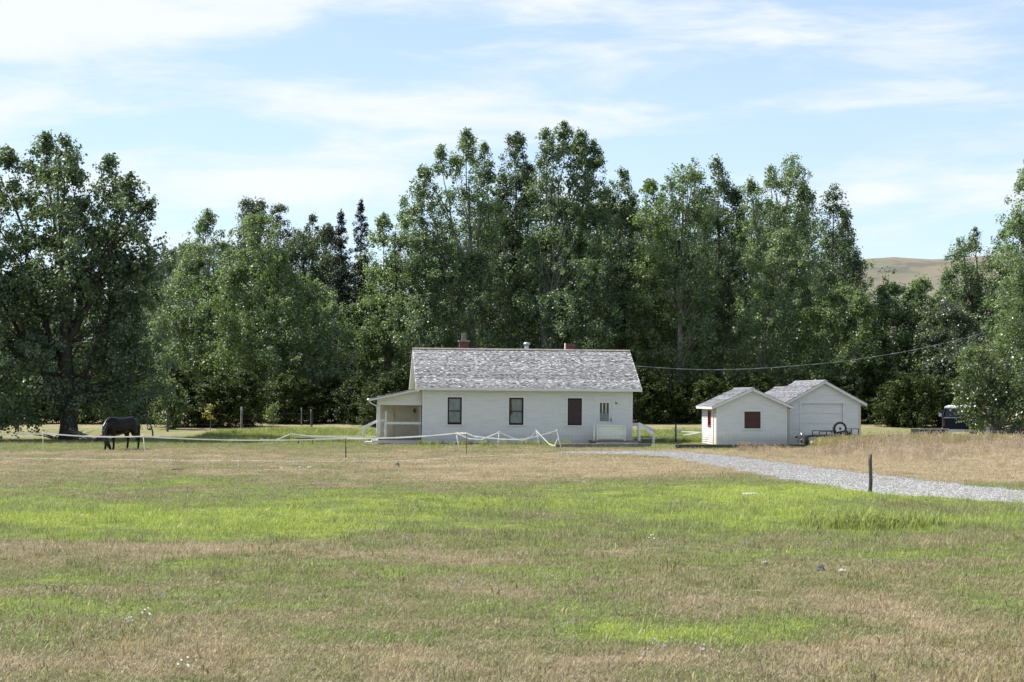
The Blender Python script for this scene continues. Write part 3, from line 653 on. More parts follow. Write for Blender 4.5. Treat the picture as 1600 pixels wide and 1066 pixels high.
def window(parent, name, O, u, n, a0, a1, z0, z1, style):
    """casing, sash, panes and what hangs behind the glass"""
    cas = MB(); w = .11
    cas.obox(O, u, n, a0-w, a0, -.02, .035, z0-.0, z1+.002); cas.obox(O, u, n, a1, a1+w, -.02, .035, z0, z1+.002)
    cas.obox(O, u, n, a0-w-.02, a1+w+.02, -.02, .045, z1+.004, z1+.13)
    root = cas.build(name, M['trim'], parent)
    sl = MB(); sl.obox(O, u, n, a0-w-.03, a1+w+.03, -.02, .07, z0-.06, z0-.002); sl.build('sill', M['trim'], root)
    f = MB(); b = .075; zm = (z0+z1)/2
    if style in ('blind', 'curtain'):
        f.obox(O, u, n, a0, a0+b, -.05, .02, z0, z1); f.obox(O, u, n, a1-b, a1, -.05, .02, z0, z1)
        f.obox(O, u, n, a0+b, a1-b, -.05, .02, z0, z0+b*1.3); f.obox(O, u, n, a0+b, a1-b, -.05, .02, z1-b, z1)
        f.obox(O, u, n, a0+b, a1-b, -.045, .012, zm-.022, zm+.022)
        f.build('sash', M['maroon'], root)
        for (q0, q1) in ((z0+b*1.3, zm-.022), (zm+.022, z1-b)):
            g_ = MB(); g_.obox(O, u, n, a0+b, a1-b, -.03, -.024, q0, q1); g_.build('pane', M['glass'], root)
        c = MB()
        if style == 'blind':
            c.obox(O, u, n, a0, a1, -.12, -.10, z0+.12, z1); c.build('blind', M['curtain'], root)
        else:
            P = lambda a, d, z: Vector(O)+Vector(u)*a+Vector(n)*d+Vector((0, 0, z)); wd = a1-a0; hh = z1-z0
            pts = [(a0+wd*.18, z1), (a1, z1), (a1, z0+.1), (a0+wd*.86, z0), (a0+wd*.28, z0+hh*.42)]
            c.poly([P(a, -.11, z) for a, z in pts]); c.poly([P(a, -.125, z) for a, z in pts[::-1]])
            pts = [(a0, z0), (a0+wd*.80, z0), (a0+wd*.62, z0+hh*.36), (a0+wd*.3, z0+hh*.42), (a0, z0+hh*.25)]
            c.poly([P(a, -.09, z) for a, z in pts]); c.poly([P(a, -.10, z) for a, z in pts[::-1]])
            c.build('curtain', M['curtain'], root)
        d = MB(); d.obox(O, u, n, a0-.05, a1+.05, -.42, -.40, z0-.05, z1+.05); d.build('unlit_room_panel', M['dark'], root)  # near-black panel: the shade of the unlit room put into its colour
    else:
        fm = M['maroon'] if style == 'screen' else M['redboard']
        f.obox(O, u, n, a0, a0+b*.7, -.03, .025, z0, z1); f.obox(O, u, n, a1-b*.7, a1, -.03, .025, z0, z1)
        f.obox(O, u, n, a0+b*.7, a1-b*.7, -.03, .025, z0, z0+b); f.obox(O, u, n, a0+b*.7, a1-b*.7, -.03, .025, z1-b, z1)
        f.build('frame', fm, root)
        s = MB(); s.obox(O, u, n, a0+b*.7, a1-b*.7, -.02, .008, z0+b, z1-b); s.build('screen' if style == 'screen' else 'board', M['screen'] if style == 'screen' else M['redboard'], root)
    return root
def glass_mat():
    m, t, b, out = mat('window_glass')
    gl = t.new('ShaderNodeBsdfGlossy'); gl.inputs['Roughness'].default_value = .03; gl.inputs['Color'].default_value = (.9, .95, 1, 1)
    tp = t.new('ShaderNodeBsdfTransparent'); tp.inputs[0].default_value = (.85, .88, .9, 1)
    fr = t.new('ShaderNodeFresnel'); fr.inputs[0].default_value = 1.5
    mx = t.new('ShaderNodeMixShader'); t.L.new(t.m('ADD', fr.outputs[0], .015), mx.inputs[0]); t.L.new(tp.outputs[0], mx.inputs[1]); t.L.new(gl.outputs[0], mx.inputs[2]); t.L.new(mx.outputs[0], out.inputs[0])
    return m
M['glass'] = glass_mat()
def brick_stack(mb, cx, cy, w, z0, z1, r):
    """a small brick shaft laid course by course"""
    mb.box(cx-w/2+.012, cx+w/2-.012, cy-w/2+.012, cy+w/2-.012, z0, z1-.01)
    z = z0; k = 0; h = .075
    while z < z1-.02:
        o = .10 if k % 2 else 0.0; n = max(2, int(round(w/.21)))
        for sgn in (-1, 1):
            x = cx-w/2+(o if k % 2 else 0)
            edges = sorted({cx-w/2, cx+w/2} | {cx-w/2+o+j*.21 for j in range(0, n+1) if cx-w/2 < cx-w/2+o+j*.21 < cx+w/2})
            for a, b in zip(edges[:-1], edges[1:]):
                if b-a < .03: continue
                mb.box(a+.006, b-.006, *( (cy-w/2, cy-w/2+.05) if sgn < 0 else (cy+w/2-.05, cy+w/2)), z+.006, min(z+h, z1)-.004)
                yy = cy+(a-cx); y2 = cy+(b-cx)
                mb.box(*((cx-w/2-.003, cx-w/2+.04) if sgn < 0 else (cx+w/2-.04, cx+w/2+.003)), yy+.006, y2-.006, z+.006, min(z+h, z1)-.004)
        z += h; k += 1

# ------------------------------------------------------------------ the house
def make_house():
    r = np.random.default_rng(3)
    Wd, D = 11.05, 7.0; ZE, ZR = 2.95, 5.08
    H = empty('farmhouse', (WX(660, 90), 90, 0.03)); H.rotation_euler = (0, math.radians(0.45), math.radians(6))
    tag(H, 'long white clapboard farmhouse with weathered shingle roof, side porch and two brick chimneys', 'house')
    ex, ey = Vector((1, 0, 0)), Vector((0, 1, 0)); FO, FU, FN = (0, 0, 0), (1, 0, 0), (0, -1, 0)
    wz0, wz1 = 1.03, 2.45; wins = [(1.30, 2.04, 'blind'), (4.52, 5.28, 'curtain'), (7.62, 8.37, 'screen')]
    door = (9.16, 9.98, .32, 2.42)
    ops = [(a, b, wz0, wz1) for a, b, _ in wins]+[door]
    pitch = (ZR-ZE)/(D/2+.42)
    roofz = lambda y: ZE-.02+pitch*(min(y, D-y)+.42)-.06
    w = MB(); siding(w, FO, FU, FN, lambda z: 0, lambda z: Wd, .30, ZE+.08, ops)
    siding(w, (Wd, D, 0), (-1, 0, 0), (0, 1, 0), lambda z: 0, lambda z: Wd, .30, ZE+.08)
    gl = lambda z: max(0, (z-roofz(0))/pitch); gh = lambda z: D-max(0, (z-roofz(0))/pitch)
    siding(w, (0, D, 0), (0, -1, 0), (-1, 0, 0), gl, gh, .30, ZR-.12, [(5.5, 6.35, .35, 2.4)])
    siding(w, (Wd, 0, 0), (0, 1, 0), (1, 0, 0), gl, gh, .30, ZR-.12)
    wall = w.build('wall', M['paint'], H)
    sk = MB(); sk.box(-.03, Wd+.03, -.045, D+.03, .06, .298); sk.build('skirting', M['trim'], H)
    fd = MB(); fd.box(.02, Wd-.02, .0, D-.02, -.35, .058); fd.build('foundation', M['darkwood'], H)
    for (cx, cy) in ((0, 0), (Wd, 0), (0, D), (Wd, D)):
        c = MB(); sx = -.025 if cx == 0 else .025; sy = -.028 if cy == 0 else .028
        c.box(min(cx+sx, cx+(.09 if cx == 0 else -.09)), max(cx+sx, cx+(.09 if cx == 0 else -.09)), min(cy+sy, cy+(.09 if cy == 0 else -.09)), max(cy+sy, cy+(.09 if cy == 0 else -.09)), .30, ZE-.03)
        c.build('corner_board', M['trim'], H)
    fb = MB(); fb.box(.1, Wd-.1, -.04, -.0, ZE-.17, ZE+.0); fb.build('frieze_board', M['trim'], H)
    for a, b, st in wins: window(H, 'window', FO, FU, FN, a, b, wz0, wz1, st)
    # front door
    d = MB(); a0, a1, z0, z1 = door
    ga, gb, gz0, gz1 = a0+.17, a1-.17, 1.25, 2.22
    for q in ((a0, ga, z0, z1), (gb, a1, z0, z1), (ga, gb, z0, gz0), (ga, gb, gz1, z1)): d.obox(FO, FU, FN, q[0], q[1], -.06, -.005, q[2], q[3])
    dr = d.build('door', M['trim'], H)
    c = MB(); c.obox(FO, FU, FN, a0-.13, a0-.002, -.02, .035, z0, z1); c.obox(FO, FU, FN, a1+.002, a1+.13, -.02, .035, z0, z1); c.obox(FO, FU, FN, a0-.16, a1+.16, -.02, .05, z1+.003, z1+.13); c.build('casing', M['trim'], dr)
    p = MB(); p.obox(FO, FU, FN, ga, gb, -.04, -.034, gz0, gz1); p.build('pane', M['glass'], dr)
    p = MB(); p.obox(FO, FU, FN, ga, gb, -.10, -.08, gz0, gz0+.43); p.build('blind', M['curtain'], dr)
    p = MB(); p.obox(FO, FU, FN, ga-.05, gb+.05, -.3, -.28, gz0-.05, gz1+.05); p.build('unlit_room_panel', M['dark'], dr)  # black backing panel painted as the shade behind the door glass
    for x in (ga+(gb-ga)*.3, ga+(gb-ga)*.68):
        p = MB(); p.obox(FO, FU, FN, x-.02, x+.02, -.033, -.004, gz0+.43, gz1); p.build('muntin', M['trim'], dr)
    p = MB(); p.obox(FO, FU, FN, a1-.08, a1-.05, -.004, .035, 1.25, 1.42); p.build('handle', M['steel'], dr)
    p = MB(); p.obox(FO, FU, FN, a1+.17, a1+.26, .0, .08, 2.18, 2.24); p.build('porch_light', M['steel'], H)
    # roof
    x0, x1 = -.37, Wd+.43; L = x1-x0; yr = D/2; down_f = Vector((0, -1, -pitch)).normalized(); down_b = Vector((0, 1, -pitch)).normalized()
    sl = (yr+.42)*math.sqrt(1+pitch*pitch)
    rf = MB(); slab(rf, (x0, yr, ZR), (1, 0, 0), L, down_f, sl, .09); slab(rf, (x0, yr+.0005, ZR), (1, 0, 0), L, down_b, sl, .09)
    roof = rf.build('roof', M['trim'], H)
    s = MB(); shingles(s, (x0, yr, ZR), ex, down_f, L, sl, r); shingles(s, (x0, yr, ZR), ex, down_b, L, sl, r)
    tag(s.build('shingles', M['shingle'], roof, attr=True), kind='stuff')
    rc = MB(); rc.bar((x0-.03, yr-.07, ZR-.005), (x1+.03, yr-.07, ZR-.005), .16, .03, (0, -pitch, 1)); rc.bar((x0-.03, yr+.07, ZR-.005), (x1+.03, yr+.07, ZR-.005), .16, .03, (0, pitch, 1)); rc.build('ridge_cap', M['oldwood'], roof)
    fa = MB(); fa.box(x0-.01, x1+.01, -.465, -.43, ZE-.13, ZE+.0); fa.build('fascia', M['trim'], roof)
    so = MB(); so.box(x0+.01, x1-.01, -.43, -.03, ZE-.12, ZE-.10); so.build('soffit', M['cream'], roof)  # warm reflected sunlight put into the soffit's cream colour
    for xe in (x0, x1):
        bg_ = MB()
        for dn in (down_f, down_b):
            pp = Vector((xe, yr, ZR-.085)); q = pp+dn*(sl); bg_.bar(pp, q, .035, .17, (0, 0, 1))
        bg_.build('barge_board', M['trim'], roof)
    # chimneys and vent
    ch = MB(); brick_stack(ch, 2.45, yr+.75, .50, ZR-.75, ZR+.42, r); c1 = ch.build('chimney', M['brick'], H)
    cp = MB(); cp.box(2.14, 2.76, yr+.44, yr+1.06, ZR+.42, ZR+.47); cp.build('cap', M['mortar'], c1)
    fl = MB(); fl.box(2.33, 2.57, yr+.63, yr+.87, ZR+.465, ZR+.90); fl.build('flue', M['oldwood'], c1)
    ch = MB(); brick_stack(ch, 8.30, yr+.75, .50, ZR-.75, ZR+.38, r); c2 = ch.build('chimney', M['brick'], H)
    fl = MB(); fl.box(8.02, 8.045, yr+.6, yr+.9, ZR-.6, ZR+.40); fl.build('flashing', M['trim'], c2)
    v = MB(); vx, vy = 5.86, yr+.35
    v.lathe((vx, vy, ZR-.4), (0, 0, 1), [(0, .12), (.62, .12), (.64, .10), (.68, .10)], 14); vp = v.build('vent_pipe', M['galv'], H, True)
    v = MB(); v.lathe((vx, vy, ZR+.27), (0, 0, 1), [(0, .19), (.07, .19), (.13, .12), (.15, .02)], 14); v.build('cap', M['galv'], vp, True)
    # side porch on the left gable
    pw = 2.30; pd0, pd1 = .35, 3.0; py = pd0
    pr = MB(); pr.box(-pw, -.05, pd0-.05, pd1, .20, .29); porch = pr.build('porch', M['oldwood'], H)
    k = MB(); k.box(-pw+.02, -.05, pd0-.03, pd0+.03, .02, .198); k.box(-pw+.001, -pw+.05, pd0+.035, pd1, .02, .198); k.build('skirting', M['trim'], porch)
    zt, zb = ZE-.02, ZE-.62; out = 2.72; pl_ = (zt-zb)/out; dn = Vector((-1, 0, -pl_)).normalized(); sl2 = out*math.sqrt(1+pl_*pl_)
    q = MB(); slab(q, (-.03, -.30, zt), (0, 1, 0), 3.7, dn, sl2, .10); pf = q.build('porch_roof', M['trim'], porch)
    s = MB(); shingles(s, (-.03, -.30, zt), ey, dn, 3.7, sl2, r)
    so = s.build('porch_shingles', M['shingle'], porch, attr=True); so['kind'] = 'stuff'
    # front beam closing the triangle under the porch roof, and the posts
    zbm = 2.02
    b = MB(); b.hexa([(-pw, pd0, zbm), (-.03, pd0, zbm), (-.03, pd0+.08, zbm), (-pw, pd0+.08, zbm), (-pw, pd0, zt-pl_*pw-.10), (-.03, pd0, zt-.12), (-.03, pd0+.08, zt-.12), (-pw, pd0+.08, zt-pl_*pw-.10)]); b.build('front_beam', M['trim'], porch)
    b = MB(); b.box(-pw, -pw+.1, pd0+.082, pd1, zbm, zt-pl_*pw-.09); b.build('side_beam', M['trim'], porch)
    for (xx, yy) in ((-pw+.0, pd0-.003), (-pw, 2.2)):
        b = MB(); b.box(xx, xx+.11, yy, yy+.11, .29, zbm-.002); b.build('post', M['trim'], porch)
    # closed back end, boarded
    b = MB(); siding(b, (-pw, pd1, 0), (1, 0, 0), (0, -1, 0), lambda z: 0, lambda z: pw-.03, .29, 2.5, step=.16, proud=.012); b.build('end_wall', M['cream'], porch)
    b = MB(); b.box(-1.45, -1.40, pd1-.06, pd1-.015, .29, 2.3); b.build('batten', M['cream'], porch)
    # left bay half wall panel and rails
    b = MB(); b.box(-pw+.45, -.05, pd0, pd0+.05, 1.02, 1.14); b.build('rail', M['trim'], porch)
    for yy in (pd0+.0, 1.45):
        b = MB(); b.box(-pw+.36, -pw+.44, yy, yy+.08, .29, 1.70 if yy < 1 else 1.1); b.build('newel_post', M['trim'], porch)
    dd = MB(); dd.box(-.06, -.002, .68, 1.47, .34, 2.36); sd = dd.build('side_door', M['maroon'], porch)
    b = MB(); b.box(-.10, -.065, .56, .66, .30, 2.42); b.box(-.10, -.065, 1.49, 1.6, .30, 2.42); b.build('casing', M['trim'], porch)
    b = MB(); b.tube([(-.38, pd0+.3, zbm+.1), (-.38, pd0+.3, zbm-.18)], .006, 5); b.build('hanging_cord', M['steel'], porch)
    b = MB(); b.lathe((-.38, pd0+.3, zbm-.42), (0, 0, 1), [(0, .03), (.08, .09), (.18, .10), (.26, .02)], 10); b.build('lantern', M['rust'], porch)
    b = MB(); b.tube([(-out-.06, -.31, zb-.03), (-out-.06, 3.4, zb-.03)], .055, 8); b.build('gutter', M['trim'], porch)
    b = MB(); b.tube([(-out-.05, -.20, zb-.07), (-out-.0, -.18, zb-.20), (-pw-.08, .2, zb-.36), (-pw-.05, .33, zb-.42), (-pw-.05, .33, .25)], .035, 8); b.build('downpipe', M['trim'], porch)
    # steps to the left with hand rails
    st = MB()
    for i in range(2): st.box(-pw-.32*(i+1), -pw-.32*i-.002, .55, 1.75, .02, .20-.09*i-.02)
    stp = st.build('steps', M['trim'], porch)
    for yy in (.45, 1.85):
        b = MB(); b.box(-pw-.78, -pw-.67, yy, yy+.1, .0, .86); b.build('newel_post', M['trim'], porch)
        b = MB(); b.bar((-pw-.74, yy+.05, .82), (-pw+.05, yy+.05, 1.22), .06, .11); b.build('hand_rail', M['trim'], porch)
        b = MB(); b.bar((-pw+.05, yy+.05, 1.20), (-pw+.46, yy+.05, 1.20), .06, .11); b.build('top_rail', M['trim'], porch)
    # back stoop on the right part of the front wall
    pl0 = MB(); pl0.box(8.75, 11.35, -1.15, -.05, .18, .26); stoop = pl0.build('stoop', M['oldwood'], H)
    b = MB(); b.box(8.95, 11.2, -1.12, -1.06, .02, .178); b.build('skirting', M['trim'], stoop)
    for xx in (8.82, 9.0, 10.45):
        b = MB(); b.box(xx, xx+.085, -1.10, -1.02, .26, 1.16 if xx != 10.45 else 1.08); b.build('post', M['trim'], stoop)
    b = MB(); siding(b, (9.09, -1.055, 0), (1, 0, 0), (0, -1, 0), lambda z: 0, lambda z: 1.355, .34, 1.02, step=.17, proud=.012); b.box(9.09, 10.445, -1.05, -1.03, .34, 1.02); b.build('railing_panel', M['paint'], stoop)
    b = MB(); b.box(9.09, 10.445, -1.10, -1.0, 1.025, 1.09); b.build('rail', M['trim'], stoop)
    # right hand steps beside the gable
    rs = MB(); rs.box(Wd+.05, Wd+.75, -1.10, .9, .06, .20); rstep = rs.build('side_steps', M['darkwood'], H)
    for (xx, yy, zt_) in ((Wd+.22, -1.02, 1.18), (Wd+.46, .7, 1.18), (Wd+.98, -1.02, .62), (Wd+1.25, .7, .85)):
        b = MB(); b.box(xx-.05, xx+.05, yy-.05, yy+.05, -.05, zt_); np_ = b.build('newel_post', M['trim'], rstep)
    for (p_, q_) in (((Wd+.46, .7, 1.12), (Wd+1.25, .7, .78)), ((Wd+.22, -1.02, 1.10), (Wd+.98, -1.02, .60)), ((Wd+.03, .7, 1.08), (Wd+.46, .7, 1.08))):
        b = MB(); b.bar(p_, q_, .05, .17); b.build('hand_rail', M['trim'], rstep)
    return H
make_house()

def timber(label, p, q, h, w, matn='darkwood'):
    """a squared baulk lying on the ground"""
    root = MB(); p = Vector(p); q = Vector(q); d = (q-p).normalized(); s = d.cross(Vector((0, 0, 1)))*w/2
    n = 8; r = random.Random(len(label)); sec = []
    for i in range(n+1):
        c = p.lerp(q, i/n); j = lambda: r.uniform(-.008, .008)
        sec.append([c-s+Vector((0, 0, -.03)), c+s+Vector((0, 0, -.03)), c+s*(.97)+Vector((0, 0, h*.93+j())), c+s*.85+Vector((0, 0, h+j())), c-s*.85+Vector((0, 0, h+j())), c-s*.97+Vector((0, 0, h*.93+j()))])
    b = len(root.v)
    for k in sec: root.v += [tuple(x) for x in k]
    for i in range(n):
        for k in range(6): a = i*6+k; e = i*6+(k+1) % 6; root.f.append((a, e, e+6, a+6)); root.a.append(0)
    root.f.append((5, 4, 3, 2, 1, 0)); root.f.append(tuple(n*6+k for k in range(6))); root.a += [0, 0]
    o = root.build('timber_baulk', M[matn]); tag(o, label, 'timber'); return o
timber('long grey timber baulk lying before the stoop of the house', (WX(868, 84), 84.0, 0), (WX(1019, 84), 84.9, 0), .21, .22, 'oldwood')
timber('long dark timber baulk lying before the small shed', (WX(1055, 82.5), 82.5, 0), (WX(1262, 82.5), 83.2, 0), .22, .22, 'darkwood')

# ------------------------------------------------------------------ shed and garage
def gable_building(name, label, cat, X, Y, Wd, D, ZE, ZR, extra=None):
    r = np.random.default_rng(len(label)); B = empty(name, (X, Y, 0.02), math.radians(5)); tag(B, label, cat)
    ov, ovf = .30, .22; pitch = (ZR-ZE)/(Wd/2+ov); xm = Wd/2; roofz0 = ZE+pitch*ov-.07
    gl = lambda z: max(0, (z-roofz0)/pitch); gh = lambda z: Wd-max(0, (z-roofz0)/pitch)
    return B, r, ov, ovf, pitch, xm, roofz0, gl, gh
def add_roof(B, r, x0c, xm, ov, Wd, y0, y1, ZE, ZR, pitch, nm='roof'):
    hw = Wd/2+ov; sl = hw*math.sqrt(1+pitch*pitch); L = y1-y0
    dl = Vector((-1, 0, -pitch)).normalized(); drr = Vector((1, 0, -pitch)).normalized(); q = MB()
    slab(q, (xm, y0, ZR), (0, 1, 0), L, dl, sl, .06); slab(q, (xm+.0005, y0, ZR), (0, 1, 0), L, drr, sl, .06); roof = q.build(nm, M['trim'], B)
    s = MB(); shingles(s, (xm, y0, ZR), (0, 1, 0), dl, L, sl, r); shingles(s, (xm, y0, ZR), (0, 1, 0), drr, L, sl, r); tag(s.build('shingles', M['shingle_shed'], roof, attr=True), kind='stuff')
    c = MB(); c.bar((xm-.06, y0-.03, ZR), (xm-.06, y1+.03, ZR), .13, .03, (-pitch, 0, 1)); c.bar((xm+.06, y0-.03, ZR), (xm+.06, y1+.03, ZR), .13, .03, (pitch, 0, 1)); c.build('ridge_cap', M['galv'], roof)
    for ye in (y0, y1):
        b = MB()
        for dn in (dl, drr): p = Vector((xm, ye, ZR-.075)); b.bar(p, p+dn*sl, .03, .13)
        b.build('barge_board', M['trim'], roof)
    for sx in (-1, 1):
        b = MB(); xe = xm+sx*hw; b.box(min(xe, xe-sx*.03), max(xe, xe-sx*.03), y0+.02, y1-.02, ZE-.13, ZE-.03); b.build('fascia', M['trim'], roof)
    return roof
def make_shed():
    Wd, D, ZE, ZR = 3.62, 3.7, 1.98, 2.92; Y = 88.0
    B, r, ov, ovf, pitch, xm, rz, gl, gh = gable_building('garden_shed', 'small white clapboard shed with a boarded dark red window in its gable', 'shed', WX(1120, Y), Y, Wd, D, ZE, ZR)
    B.location.z = .02
    win = (1.42, 2.26, .86, 1.72); dop = (.06, .66, .03, 1.65); wl = (1.45, 2.15, .88, 1.75)
    w = MB(); siding(w, (0, 0, 0), (1, 0, 0), (0, -1, 0), gl, gh, .02, ZR-.08, [win])
    siding(w, (Wd, D, 0), (-1, 0, 0), (0, 1, 0), gl, gh, .02, ZR-.08)
    siding(w, (Wd, 0, 0), (0, 1, 0), (1, 0, 0), lambda z: 0, lambda z: D, .02, ZE+.1)
    siding(w, (0, D, 0), (0, -1, 0), (-1, 0, 0), lambda z: 0, lambda z: D, .02, ZE+.1, [(D-.75, D-.12, .02, 1.68), (D-2.15, D-1.35, .9, 1.78)])
    w.build('wall', M['paint'], B)
    for (cx, cy) in ((0, 0), (Wd, 0), (0, D), (Wd, D)):
        c = MB(); sx = -.025 if cx == 0 else .025; sy = -.028 if cy == 0 else .028; ix = .08 if cx == 0 else -.08; iy = .08 if cy == 0 else -.08
        c.box(min(cx+sx, cx+ix), max(cx+sx, cx+ix), min(cy+sy, cy+iy), max(cy+sy, cy+iy), .02, ZE-.03); c.build('corner_board', M['trim'], B)
    add_roof(B, r, 0, xm, ov, Wd, -ovf, D+ovf, ZE, ZR, pitch)
    window(B, 'boarded_window', (0, 0, 0), (1, 0, 0), (0, -1, 0), *win, 'board')
    LO, LU, LN = (0, D, 0), (0, -1, 0), (-1, 0, 0)
    d = MB(); d.obox(LO, LU, LN, D-.75, D-.12, -.05, .0, .03, 1.66); dr = d.build('door', M['trim'], B)
    c = MB(); c.obox(LO, LU, LN, D-.84, D-.752, -.02, .04, .03, 1.70); c.obox(LO, LU, LN, D-.118, D-.03, -.02, .04, .03, 1.70); c.obox(LO, LU, LN, D-.84, D-.03, -.02, .04, 1.703, 1.78); c.build('casing', M['cream'], dr)
    wr = MB(); a0, a1, z0, z1 = D-2.15, D-1.35, .9, 1.78
    for q in ((a0, a0+.1, z0, z1), (a1-.1, a1, z0, z1), (a0+.1, a1-.1, z0, z0+.1), (a0+.1, a1-.1, z1-.1, z1)): wr.obox(LO, LU, LN, q[0], q[1], -.03, .04, q[2], q[3])
    wn = wr.build('side_window', M['redframe'], B)
    p = MB(); p.obox(LO, LU, LN, a0+.1, a1-.1, -.02, -.012, z0+.1, z1-.1); p.build('pane', M['glass'], wn)
    p = MB(); p.obox(LO, LU, LN, a0, a1, -.12, -.10, z0, z1); p.build('blind', M['curtain'], wn)
M['redframe'] = plain('barn_red_paint', (.28, .03, .03), .55, .25)
def make_garage():
    Wd, D, ZE, ZR = 3.85, 6.0, 2.12, 3.32; Y = 90.0
    B, r, ov, ovf, pitch, xm, rz, gl, gh = gable_building('garage', 'white clapboard garage with a wide overhead door and a lower extension behind', 'garage', WX(1231, Y), Y, Wd, D, ZE, ZR)
    dop = (.74, 2.92, .02, 2.12)
    w = MB(); siding(w, (0, 0, 0), (1, 0, 0), (0, -1, 0), gl, gh, .02, ZR-.08, [dop])
    siding(w, (Wd, D, 0), (-1, 0, 0), (0, 1, 0), gl, gh, .02, ZR-.08)
    siding(w, (Wd, 0, 0), (0, 1, 0), (1, 0, 0), lambda z: 0, lambda z: D, .02, ZE+.1)
    siding(w, (0, D, 0), (0, -1, 0), (-1, 0, 0), lambda z: 0, lambda z: D, .02, ZE+.1)
    w.build('wall', M['paint'], B)
    for (cx, cy) in ((0, 0), (Wd, 0)):
        c = MB(); sx = -.025 if cx == 0 else .025; ix = .09 if cx == 0 else -.09
        c.box(min(cx+sx, cx+ix), max(cx+sx, cx+ix), -.028, .08, .02, ZE-.03); c.build('corner_board', M['cream'], B)
    add_roof(B, r, 0, xm, ov, Wd, -ovf, D, ZE, ZR, pitch)
    d = MB()
    a0, a1, z0, z1 = dop; nP = 4; hh = (z1-z0)/nP
    dr = MB(); dr.obox((0, 0, 0), (1, 0, 0), (0, -1, 0), a0, a1, -.12, -.10, z0, z1); door = dr.build('overhead_door', M['trim'], B)
    for i in range(nP):
        p = MB(); p.obox((0, 0, 0), (1, 0, 0), (0, -1, 0), a0+.004, a1-.004, -.098, -.06, z0+i*hh+.006, z0+(i+1)*hh-.006); p.build('door_panel', M['trim'], door)
    c = MB(); c.obox((0, 0, 0), (1, 0, 0), (0, -1, 0), a0-.12, a0, -.1, .035, z0, z1); c.obox((0, 0, 0), (1, 0, 0), (0, -1, 0), a1, a1+.12, -.1, .035, z0, z1); c.obox((0, 0, 0), (1, 0, 0), (0, -1, 0), a0-.14, a1+.14, -.1, .05, z1+.003, z1+.1); c.build('casing', M['trim'], door)
    # lower extension behind
    D2, ZR2, ZE2 = 4.5, ZR-.30, ZE-.25; y0 = D+.02
    w = MB(); siding(w, (Wd-.1, y0, 0), (0, 1, 0), (1, 0, 0), lambda z: 0, lambda z: D2, .02, ZE2+.1); siding(w, (.1, y0+D2, 0), (0, -1, 0), (-1, 0, 0), lambda z: 0, lambda z: D2, .02, ZE2+.1)
    p2 = (ZR2-ZE2)/((Wd-.2)/2+ov); rz2 = ZE2+p2*ov-.07
    siding(w, (Wd-.1, y0+D2, 0), (-1, 0, 0), (0, 1, 0), lambda z: max(0, (z-rz2)/p2), lambda z: Wd-.2-max(0, (z-rz2)/p2), .02, ZR2-.08)
    w.build('extension_wall', M['paint'], B)
    add_roof(B, r, 0, xm, ov, Wd-.2, y0, y0+D2+.2, ZE2, ZR2, p2, 'extension_roof')
make_shed(); make_garage()

